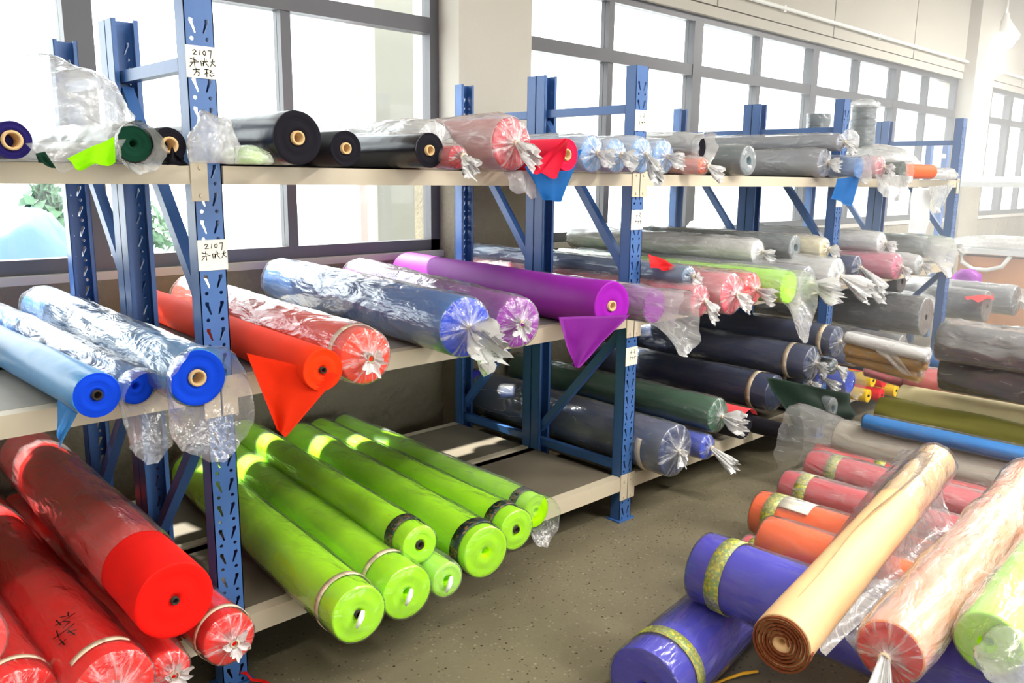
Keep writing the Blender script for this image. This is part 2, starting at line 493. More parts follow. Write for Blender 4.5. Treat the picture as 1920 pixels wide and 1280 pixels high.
def window(n, x0, x1, mull, thick):
    y0, y1 = WY + 0.02, WY + 0.09
    z0 = SILL + 0.035
    w = structure(obj('window_%d' % n, boxes((x0, x1, y0, y1, z0, z0 + 0.06), (x0, x1, y0, y1, HEAD - 0.05, HEAD),
                                             (x0, x0 + 0.06, y0, y1, z0, HEAD), (x1 - 0.06, x1, y0, y1, z0, HEAD)), M['frame']))
    obj('transom', boxes((x0 + 0.06, x1 - 0.06, y0 - 0.01, y1, TRANSOM - 0.05, TRANSOM + 0.03)), M['frame'], w)
    edges = [x0 + 0.06]
    for m_ in mull:
        t = 0.055 if m_ in thick else 0.026
        obj('mullion', boxes((m_ - t, m_ + t, y0 - (0.015 if m_ in thick else 0), y1, z0 + 0.06, HEAD - 0.05)), M['frame'], w)
        edges += [m_ - t, m_ + t]
    edges.append(x1 - 0.06)
    for i in range(0, len(edges), 2):
        for za, zb in ((z0 + 0.06, TRANSOM - 0.05), (TRANSOM + 0.03, HEAD - 0.05)):
            obj('pane', boxes((edges[i], edges[i + 1], WY + 0.055, WY + 0.061, za, zb)), M['glass'], w)
window(1, -3.1, 1.985, [-2.57, -1.66, -0.76, 0.155, 1.07], [-1.66, 0.155])
window(2, 2.525, 9.66, [3.43, 4.40, 5.29, 6.19, 7.07, 7.94, 8.78], [4.40, 6.19, 7.94])
window(3, 10.3, 14.5, [10.85, 11.6, 12.4, 13.2, 14.0], [11.6, 13.2])

# far end wall, left end wall and ceiling (out of the frame or nearly so)
structure(obj('wall_far', boxes((14.6, 14.8, -9, 1.7, 0, 4.2)), M['wall_paint']))
structure(obj('wall_left', boxes((-4.2, -4.0, -9, 1.7, 0, 4.2)), M['wall_paint']))
structure(obj('ceiling', boxes((-4.2, 14.8, -9, 1.7, 4.2, 4.35)), M['wall_paint']))
structure(obj('wall_back', boxes((-4.2, 14.8, -9.2, -9.0, 0, 1.0), (-4.2, 14.8, -9.2, -9.0, 3.0, 4.2)), M['wall_paint']))

# haze volume added in the far hall, standing in for lens glare
hm = bpy.data.materials.new('glare_veil'); hm.use_nodes = True
hn = hm.node_tree
hn.nodes.remove(hn.nodes['Principled BSDF'])
vs = hn.nodes.new('ShaderNodeVolumeScatter'); vs.inputs['Density'].default_value = 0.11; vs.inputs['Anisotropy'].default_value = 0.3
hn.links.new(vs.outputs[0], hn.nodes['Material Output'].inputs['Volume'])
hz = obj('haze', boxes((3.3, 9.6, -6.0, 1.28, 0.01, 4.15)), hm)
hz['kind'] = 'stuff'; hz['label'] = 'added thin haze standing in for lens glare in the far part of the hall'; hz['category'] = 'haze'

# surface pipe along the upper wall
bm = bmesh.new()
tube(bm, [(3.0, 1.395, 2.905), (14.55, 1.395, 2.905)], 0.016, 10)
for x in (3.7, 5.5, 7.3, 9.1, 10.9, 12.7):
    box(bm, x - 0.02, x + 0.02, 1.395, 1.43, 2.88, 2.93)
structure(obj('trim_2', bm, M['pipe']))
bpy.data.objects['trim_2']['label'] = 'white surface pipe along the wall above the windows'

# yard outside the windows
M['pavement'] = mat_basic('pale_pavement', srgb(196, 198, 200), 0.9, mottle=0.1, mscale=1)
M['leaf'] = mat_basic('hedge_leaf', srgb(82, 112, 84), 0.7, mottle=0.3, mscale=3)
M['render_wall'] = mat_basic('outdoor_render', srgb(150, 152, 150), 0.9)
M['pink_pipe'] = mat_basic('pink_downpipe', srgb(204, 172, 176), 0.6)
structure(obj('ground_outside', boxes((-30, 40, 1.7, 60, -0.3, -0.2)), M['pavement']))
pp = tag(obj('outdoor_pillar', boxes((2.35, 2.75, 2.6, 2.95, -0.2, 4.0)), M['render_wall']), 'pale pillar standing outside the large left window', 'pillar')
bm = bmesh.new(); tube(bm, [(2.22, 2.62, -0.2), (2.22, 2.62, 4.0)], 0.05, 12)
tag(obj('downpipe', bm, M['pink_pipe']), 'pink downpipe outside, beside the pale pillar', 'pipe')
def bush(x, y, h, rr, seed, label):
    random.seed(seed)
    bm = bmesh.new()
    for i in range(700):
        a = random.uniform(0, 6.283); t = random.uniform(0, 1) ** 0.5; zz = random.uniform(0.05, 1)
        rad = rr * t * math.sin(min(1, zz * 1.05) ** 0.6 * math.pi * 0.93 + 0.2)
        c = Vector((x + rad * math.cos(a), y + rad * math.sin(a), -0.2 + zz * h))
        d = Vector((random.gauss(0, 1), random.gauss(0, 1), random.gauss(0, 1))).normalized()
        e = d.orthogonal().normalized()
        s = 0.10
        f = [bm.verts.new(c + d * s), bm.verts.new(c + e * s * 0.5), bm.verts.new(c - d * s), bm.verts.new(c - e * s * 0.5)]
        bm.faces.new(f)
    b = tag(obj('garden_bush', bm, M['leaf']), label, 'bush', 'bushes in the yard')
bush(1.5, 7.2, 1.75, 0.8, 3, 'green bush outside the leftmost window pane')
bush(3.2, 9.5, 1.5, 1.2, 4, 'bush in the yard behind the first rack post')

# ------------------------------------------------------------------ the blue shelving rack
BAY, FD = 1.887, 0.584
HGT = 2.0
PITCH = 0.075

def post_mesh():
    bm = bmesh.new()
    w, d, t = 0.08, 0.055, 0.003
    def rnd(cx, cz, r, n=8):
        return [Vector((cx + r * math.cos(2 * math.pi * k / n), 0, cz + r * math.sin(2 * math.pi * k / n))) for k in range(n)]
    def slot(sx, z0):
        pts = [(0.016, 0.062), (0.026, 0.064), (0.0275, 0.056), (0.022, 0.046), (0.0135, 0.026), (0.009, 0.027), (0.0125, 0.042), (0.016, 0.052)]
        if sx < 0:
            pts = [(-a, b) for a, b in reversed(pts)]
        return [Vector((a, 0, z0 + b)) for a, b in pts]
    n = int(round(HGT / PITCH)) - 1
    z = 0.0
    k = 0
    while z < HGT - 1e-4:
        z1 = min(z + PITCH, HGT)
        outer = [Vector((-w / 2, 0, z)), Vector((w / 2, 0, z)), Vector((w / 2, 0, z1)), Vector((-w / 2, 0, z1))]
        polys = [outer]
        if z1 - z > PITCH - 1e-4:
            polys += [slot(1, z), slot(-1, z), rnd(0.021, z + 0.012, 0.0055), rnd(-0.021, z + 0.012, 0.0055)]
        flat = [p for pl in polys for p in pl]
        vs = [bm.verts.new(p) for p in flat]
        for tri in tessellate_polygon([[p.xzy for p in pl] for pl in polys]):
            bm.faces.new([vs[i] for i in tri])
        z = z1
    bmesh.ops.remove_doubles(bm, verts=bm.verts, dist=1e-5)
    bmesh.ops.recalc_face_normals(bm, faces=bm.faces)
    if bm.faces[0].normal.y > 0:
        bmesh.ops.reverse_faces(bm, faces=bm.faces)
    bmesh.ops.solidify(bm, geom=bm.faces[:], thickness=t)
    for s in (-1, 1):
        box(bm, s * w / 2 - (t if s > 0 else 0), s * w / 2 + (t if s < 0 else 0), 0.0, d, 0, HGT)
        a, b = sorted((s * w / 2, s * (w / 2 - 0.014)))
        box(bm, a, b, d - t, d, 0, HGT)
    me = bpy.data.meshes.new('upright_post')
    bm.to_mesh(me); bm.free()
    me.materials.append(M['blue_steel'])
    return me
PM = post_mesh()

rack = empty('shelving_rack', 'long blue steel storage rack with cream beams and three shelves along the windows', 'rack')
frames_x = [BAY * i for i in range(-1, 4)]
LEVELS = [(0.150, 0.214), (0.903, 0.961), (1.510, 1.560)]
posts = {}
for i, fx in enumerate(frames_x):
    for j, (py, flip) in enumerate(((0.0, 0), (FD - 0.002, 1), (FD + 0.002, 0), (2 * FD, 1))):
        o = obj('upright_post', PM, None, rack)
        o.location = (fx, py, 0)
        if flip:
            o.rotation_euler = (0, 0, math.pi)
        posts[(i, j)] = o
        fp = obj('foot_plate', boxes((-0.055, 0.055, -0.012, 0.066, 0, 0.006)), M['blue_steel'], o)
    for k in (0, 1):
        y0 = 0.03 + k * FD; y1 = FD - 0.03 + k * FD
        for p, q in (((fx, y0, 1.83), (fx, y1, 1.83)), ((fx, y0, 1.12), (fx, y1, 1.79)), ((fx, y0, 1.02), (fx, y1, 1.02)),
                     ((fx, y0, 0.90), (fx, y1, 0.31)), ((fx, y0, 0.25), (fx, y1, 0.25))):
            bm = bmesh.new()
            bar(bm, p, q, 0.035, 0.035, (1, 0, 0))
            obj('brace', bm, M['blue_steel'], rack)
for b in range(4):
    xa, xb = frames_x[b], frames_x[b + 1]
    for lv, (z0, z1) in enumerate(LEVELS):
        for y in (0.0, FD - 0.03, FD + 0.03, 2 * FD):
            s = 1 if y in (0.0, FD + 0.03) else -1
            ya, yb = sorted((y - 0.004 * s, y + 0.045 * s))
            if y not in (0.0, 2 * FD):
                ya, yb = y - 0.02, y + 0.02
            bo = obj('beam', boxes((xa + 0.043, xb - 0.043, ya, yb, z0, z1)), M['cream_steel'], rack)
            if y == 0.0:
                for sx, x in ((1, xa), (-1, xb)):
                    if b == 1 and lv == 2 and sx == 1:
                        continue
                    x0, x1 = sorted((x + 0.003 * sx, x + 0.05 * sx))
                    bm = boxes((x0, x1, -0.009, -0.004, z0 - 0.045, z1 + 0.012))
                    for dz in (-0.03, 0.045):
                        xm = x + 0.024 * sx
                        tube(bm, [(xm, -0.009, z0 + dz), (xm, -0.0125, z0 + dz)], 0.006, 8)
                    obj('bracket', bm, M['cream_steel'], bo)
        zt = z1
        for k in (0, 1):
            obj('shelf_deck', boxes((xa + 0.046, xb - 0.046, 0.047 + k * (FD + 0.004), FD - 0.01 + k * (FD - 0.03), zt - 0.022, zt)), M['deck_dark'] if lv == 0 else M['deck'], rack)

# handwritten paper labels on the posts: strokes copied as thin ink ribbons
def strokes_mesh(strokes, sx, sz, wd, mapf):
    bm = bmesh.new()
    for st in strokes:
        pts = [Vector((p[0] * sx, 0, p[1] * sz)) for p in st]
        for a, b in zip(pts[:-1], pts[1:]):
            d = (b - a)
            if d.length < 1e-6:
                continue
            n = Vector((-d.z, 0, d.x)).normalized() * wd / 2
            e = d.normalized() * wd * 0.3
            bm.faces.new([bm.verts.new(mapf(p)) for p in (a - n - e, b - n + e, b + n + e, a + n - e)])
    bmesh.ops.solidify(bm, geom=bm.faces[:], thickness=0.0003)
    return bm

W2107 = [[(-.30, .36), (-.22, .40), (-.17, .35), (-.28, .24), (-.14, .25)], [(-.02, .40), (-.05, .24)],
         [(.13, .40), (.07, .34), (.09, .26), (.15, .25), (.18, .34), (.13, .40)], [(.26, .41), (.38, .42), (.33, .16)]]
WLINE2 = [[(-.40, .10), (-.18, .04)], [(-.40, -.04), (-.24, -.02), (-.10, .0)], [(-.27, .14), (-.24, -.18)], [(-.42, -.18), (-.32, -.06)],
          [(-.02, .04), (.0, -.12)], [(.0, .04), (.08, .02), (.06, -.10)], [(.02, -.03), (.07, -.04)], [(.12, .14), (.10, .0), (.06, -.12)],
          [(.18, .10), (.16, -.02), (.26, -.13)], [(.12, .02), (.24, .04)], [(.34, .03), (.48, .06)], [(.42, .13), (.38, -.02), (.32, -.12)], [(.40, -.01), (.50, -.09)]]
WLINE3 = [[(-.22, -.22), (-.18, -.26)], [(-.32, -.28), (-.08, -.26)], [(-.2, -.27), (-.22, -.36), (-.30, -.46)], [(-.2, -.33), (-.1, -.35), (-.12, -.46), (-.16, -.44)],
          [(.10, -.24), (.24, -.23)], [(.18, -.22), (.17, -.48)], [(.10, -.40), (.17, -.32), (.22, -.36)], [(.28, -.24), (.36, -.26), (.29, -.32), (.40, -.33)], [(.28, -.36), (.33, -.46), (.44, -.40)], [(.27, -.44), (.30, -.40)]]
WSMALL = [[(-.18, .22), (.02, .24)], [(-.05, .34), (-.08, .12)], [(.18, .36), (.30, .36), (.26, .26), (.18, .22), (.32, .12)], [(-.22, -.08), (-.02, -.06)], [(-.12, .02), (-.14, -.22)], [(.02, -.12), (.12, -.04), (.08, -.2)],
          [(.08, -.1), (.2, -.1)], [(.3, 0), (.28, -.22)], [(.24, -.08), (.4, -.06)]]
def paper_label(i, z, w, h, dx, strokes):
    p = posts[(i, 0)]
    lab = obj('paper_label', boxes((dx - w / 2, dx + w / 2, -0.0022, -0.0002, z - h / 2, z + h / 2)), M['paper'], p)
    lab['label'] = 'cream paper label with black handwriting'
    bm = strokes_mesh(strokes, w * 0.92, h * 0.92, 0.0021, lambda q: Vector((dx + q.x, -0.0026, z + q.z)))
    # ink is part of the label: joined into its mesh as a second material
    me = bpy.data.meshes.new('ink'); bm.to_mesh(me); bm.free()
    b2 = bmesh.new(); b2.from_mesh(lab.data); nf = len(b2.faces); b2.from_mesh(me)
    b2.faces.ensure_lookup_table()
    for f in b2.faces[nf:]:
        f.material_index = 1
    b2.to_mesh(lab.data); b2.free()
    lab.data.materials.append(M['ink'])
paper_label(1, 1.828, 0.082, 0.082, 0.0, W2107 + WLINE2 + WLINE3)
paper_label(1, 1.318, 0.084, 0.084, 0.002, W2107 + WLINE2)
paper_label(2, 1.780, 0.08, 0.085, 0.0, WSMALL)
paper_label(2, 1.368, 0.08, 0.085, 0.0, WSMALL)
paper_label(2, 0.770, 0.082, 0.082, 0.0, WSMALL)
paper_label(3, 1.435, 0.08, 0.08, 0.0, WSMALL)

# ------------------------------------------------------------------ fabric rolls
def make_fabric(r, L, core, lump, seed):
    bm = bmesh.new()
    seg = 36
    nb = max(8, int(L / 0.09))
    prof = []
    rc = core if core else 0.006
    ins = [(rc, 0.05), (rc, 0.004)]
    nr = 10
    for i in range(1, nr + 1):
        q = rc + (r * 0.985 - rc) * i / nr
        prof_y = 0.0035 * (1 if i % 2 else -1) * (0.55 + 0.45 * math.sin(i * 2.1 + seed))
        ins.append((q, prof_y))
    for q, y in ins:
        prof.append((y, q, 1))
    for i in range(nb + 1):
        prof.append((0.003 + (L - 0.006) * i / nb, r, 0))
    for q, y in reversed(ins):
        prof.append((L - y, q, 1))
    def fn(v, th, i, pr):
        if pr[2] == 0 and lump:
            k = 1 + lump / r * (nz(math.cos(th) * 1.3 + seed, math.sin(th) * 1.3, v.y * 3) + 0.5 * crease(math.cos(th) * 2, math.sin(th) * 2 + seed, v.y * 1.2) * (1 if lump > .01 else 0))
            v.x *= k
            v.z = r + (v.z - r) * min(k, 1.0) if v.z < r else r + (v.z - r) * k
        return v
    rings = lathe(bm, prof, seg, r, fn)
    bm.faces.ensure_lookup_table()
    for i in range(len(prof) - 1):
        if prof[i][2] == 1 and prof[i + 1][2] == 1:
            for k in range(seg):
                bm.faces[i * seg + k].material_index = 1
    bm.faces.new(rings[0]); bm.faces.new(rings[-1][::-1])
    bmesh.ops.recalc_face_normals(bm, faces=bm.faces)
    return bm

def make_core(r, L, rc):
    bm = bmesh.new()
    ro, ri = rc * 1.02, rc * 0.72
    lathe(bm, [(0.06, ri, 0), (-0.006, ri, 0), (-0.006, ro, 0), (0.05, ro, 0)], 20, r)
    return bm

def make_film(r, L, front, seed, o):
    """crinkled plastic sleeve around a roll"""
    bm = bmesh.new()
    uvl = bm.loops.layers.uv.new('UVMap')
    seg = 44
    rnd = random.Random(seed)
    ph = [rnd.uniform(0, 6.28) for _ in range(6)]
    nn = [rnd.choice((7, 9, 11)), rnd.choice((13, 16, 19)), rnd.choice((23, 27))]
    def pleat(th):
        return 0.5 * math.sin(nn[0] * th + ph[0]) + 0.35 * math.sin(nn[1] * th + ph[1]) + 0.25 * math.sin(nn[2] * th + ph[2])
    wr = o.get('wr', 0.006 + 0.012 * o.get('milk', .2))
    R = r + 0.003
    prof = []
    ext = 0.0
    if front == 'gather':
        tl = o.get('tail', 0.05); tr = o.get('tailr', 0.024 + 0.1 * r)
        prof += [(-0.03 - tl, tr, 1.0), (-0.03 - tl * 0.75, tr * 0.95, 1.0), (-0.03 - tl * .4, tr * .6, 1.0), (-0.032, 0.010, 1.0), (-0.024, 0.012, .95), (-0.02, R * .25, .75), (-0.016, R * .5, .5),
                 (-0.012, R * .75, .25), (-0.008, R * .92, .08), (-0.002, R, .025)]
        sgn = (rnd.uniform(-.5, .5), rnd.uniform(-.9, -.2))
    elif front == 'open':
        ext = o.get('ext', 0.05); droop = o.get('droop', 0.02)
        n = 8
        for i in range(n):
            t = 1 - i / n
            prof.append((-ext * t, R * (1.02 + o.get('flare', 0.14) * t ** 0.7), 0))
        prof.append((-0.001, R * 1.01, 0))
    elif front == 'short':
        pass
    else:
        prof += [(-0.007, 0.02, 0), (-0.008, R * .6, 0), (-0.007, R * .9, 0), (-0.003, R * 1.0, 0)]
    s0 = o.get('short', 0.0)
    nb = max(12, int((L - s0) / 0.032))
    for i in range(nb + 1):
        prof.append((s0 + (L - s0) * i / nb + 0.0015, R, 0))
    prof += [(L + 0.006, R * .93, 0), (L + 0.010, R * .6, 0), (L + 0.012, R * .15, 0)]
    def fn(v, th, i, pr):
        y, rr, cap = pr
        c, s = math.cos(th), math.sin(th)
        if cap > 0:
            v.y += pleat(th) * 0.010 * (1 - abs(2 * cap - 1)) if cap < .95 else 0
            if y < -0.028:
                t = (-0.03 - y)
                k = 1 + 0.55 * pleat(th * 0.5)
                v.x = rr * c * k + sgn[0] * t
                v.z = r + rr * s * k + sgn[1] * t
                v.y += 0.25 * t * pleat(th)
            return v
        if front == 'open' and y < 0:
            t = -y / ext
            w = 1 + t * (0.13 * nz(c * 1.6 + seed, s * 1.6, y * 14) + 0.05 * pleat(th))
            v.x = rr * c * w
            v.z = r + rr * s * w - droop * t * t * (0.55 - 0.45 * s)
            if t > 0.9:
                v.y += 0.03 * nz(c * 2, s * 2, seed)
            return v
        if 0 <= y <= L + 0.003:
            e = min(1, (y - s0) * 12 + 0.25)
            w = nz(c * 2.4 + seed, s * 2.4, y * 5 + c) * 0.7 + crease(c * 2.1, s * 2.1 + seed, y * 7 + 1.5 * s) * 0.45 + crease(c * 4 + seed, s * 4, y * 15 + 2 * c) * 0.25
            dr = wr * e * (w + 0.35)
            k = 1 + max(-0.002, dr) / rr
            v.x = rr * c * k
            v.z = r + rr * s * (k if s > 0 else 1.0)
        v.z = max(v.z, -0.003) if y >= 0 else v.z
        return v
    lathe(bm, prof, seg, r, fn, uvl)
    bmesh.ops.recalc_face_normals(bm, faces=bm.faces)
    return bm

def make_band(r, y, w, a0=None, a1=None, t=0.0012):
    bm = bmesh.new()
    if a0 is None:
        lathe(bm, [(y, r, 0), (y, r + t, 0), (y + w, r + t, 0), (y + w, r, 0)], 40, 0)
    else:
        n = 18
        rows = []
        for i in range(n + 1):
            th = a0 + (a1 - a0) * i / n
            c, s = math.cos(th), math.sin(th)
            rows.append([bm.verts.new((q * c, yy, q * s)) for yy, q in ((y, r), (y, r + t), (y + w, r + t), (y + w, r))])
        for i in range(n):
            for k in range(4):
                bm.faces.new((rows[i][k], rows[i][(k + 1) % 4], rows[i + 1][(k + 1) % 4], rows[i + 1][k]))
        bm.faces.new(rows[0]); bm.faces.new(rows[-1][::-1])
    bmesh.ops.recalc_face_normals(bm, faces=bm.faces)
    return bm

def make_spiral(r, depth, turns=6, th=0.0042):
    """visible spiral of wound cloth on the end of a roll"""
    bm = bmesh.new()
    n = turns * 22
    rows = []
    for i in range(n + 1):
        t = i / n
        a = t * turns * 2 * math.pi
        q = 0.016 + (r - 0.018) * t
        hh = 0.004 + 0.006 * (0.5 + 0.5 * nz(a * 0.7, 2.0, 0)) + 0.004 * nz(a * 3.1, 1, 5)
        c, s = math.cos(a), math.sin(a)
        wv = 0.0016 * nz(a * 1.4, 3, 3)
        rows.append([bm.verts.new(((q + wv) * c, 0.01, (q + wv) * s)), bm.verts.new(((q + wv) * c, -hh, (q + wv) * s)),
                     bm.verts.new(((q + wv + th) * c, -hh, (q + wv + th) * s)), bm.verts.new(((q + wv + th) * c, 0.01, (q + wv + th) * s))])
    for i in range(n):
        for k in range(3):
            bm.faces.new((rows[i][k], rows[i][k + 1], rows[i + 1][k + 1], rows[i + 1][k]))
    bm.faces.new(rows[0]); bm.faces.new(rows[-1][::-1])
    bmesh.ops.recalc_face_normals(bm, faces=bm.faces)
    return bm

def fabric_roll(label, A, B, r, col, end, group, o, idx):
    A, B = Vector(A), Vector(B)
    w = B - A
    L = w.length
    w.normalize()
    x = w.cross(Vector((0, 0, 1))).normalized()
    z = x.cross(w).normalized()
    mat = Matrix((x, w, z)).transposed().to_4x4()
    mat.translation = A - z * r
    e = empty('fabric_roll', label, 'fabric roll', group)
    e.matrix_world = mat
    inv = mat.inverted()
    seed = idx * 1.37
    core = o.get('core')
    gl = o.get('gloss', 0.15)
    fm = fabric(col, gl)
    body = obj('fabric', make_fabric(r, L, core if core else (0.012 if end in ('gather', 'tight') else 0.008), o.get('lump', 0.003), seed), fm, e, True)
    body.data.materials.append(fabric(o.get('endc', col), 0.0))
    if core:
        obj('core_tube', make_core(r, L, core), M['cardboard'] if core > 0.0145 else M['core_dark'], e, True)
    if end == 'spiral':
        sp = obj('spiral_end', make_spiral(r, 0.02), fabric('brown', 0.0), e, False)
        sp.location = (0, 0, r)
    covered = end in ('gather', 'open', 'tight') or o.get('milk')
    rb = r
    if covered and 'milk' in o:
        fe = end if not o.get('short') else 'short'
        if end == 'bare' and not o.get('short'):
            fe = 'tight'
        ff = obj('plastic_film', make_film(r, L, fe, seed, o), film_mat(o['milk']), e, True)
        rb = r + 0.0045
        if fe == 'gather':
            bm = bmesh.new()
            lathe(bm, [(-0.036, 0.009, 0), (-0.035, 0.0135, 0), (-0.028, 0.0135, 0), (-0.027, 0.009, 0)], 14, r)
            obj('tie', bm, M['cream'], e, True)
    for bd in o.get('tape', ()):
        kind, y, wd, style = bd[:4]
        arc = bd[4] if len(bd) > 4 else (None, None)
        mm = {'cream': M['cream'], 'black': M['black_label'], 'yellow_green': M['yg_label'], 'paper': M['paper'], 'red': M['red_tag'], 'rust': fabric('brick_red', 0.1), 'violet': fabric('violet_blue', 0.1)}[style]
        nm = {'tape': 'tape_band', 'label': 'label_band', 'sticker': 'sticker', 'cloth': 'cloth_cover'}[kind]
        t = obj(nm, make_band(rb + 0.002, y, wd, arc[0], arc[1]), mm, e, True)
        t.location = (0, 0, r)
    if o.get('flap'):
        bm = cloth_patch([inv @ Vector(p) for p in o['flap']], 16, 0.010, seed)
        obj('hanging_flap', bm, fm, e, True)
    if o.get('knot'):
        bm = bmesh.new()
        random.seed(idx)
        pts = [Vector((0.01, -0.010, r + 0.012)), Vector((0.0, -0.018, r)), Vector((-0.008, -0.020, r - 0.014)), Vector((-0.016, -0.018, r - 0.03))]
        tube(bm, pts, [0.006, 0.009, 0.008, 0.004], 7)
        obj('film_knot', bm, M['white_cloth'], e, True)
    if o.get('ink'):
        # marker writing wrapped on the film
        RR = rb + 0.006
        st = [[(-.4, .30), (-.2, .34)], [(-.3, .45), (-.31, .2)], [(-.1, .2), (.1, .3)], [(.0, .42), (-.05, .15)], [(-.42, .0), (-.1, .1), (.15, .06)], [(-.3, .12), (-.25, -.12)],
              [(-.1, -.02), (.1, -.08), (.0, -.2)], [(-.2, -.28), (.05, -.22)], [(-.1, -.18), (-.12, -.42)], [(.0, -.4), (.15, -.3), (.2, -.42)], [(.1, -.24), (.3, -.28)]]
        def wrap(q):
            a = math.radians(112) - q.x / RR
            return Vector((RR * math.cos(a), 0.20 - q.z, r + RR * math.sin(a)))
        obj('handwriting', strokes_mesh(st, 0.10, 0.14, 0.0035, wrap), M['ink'], e)
    return e

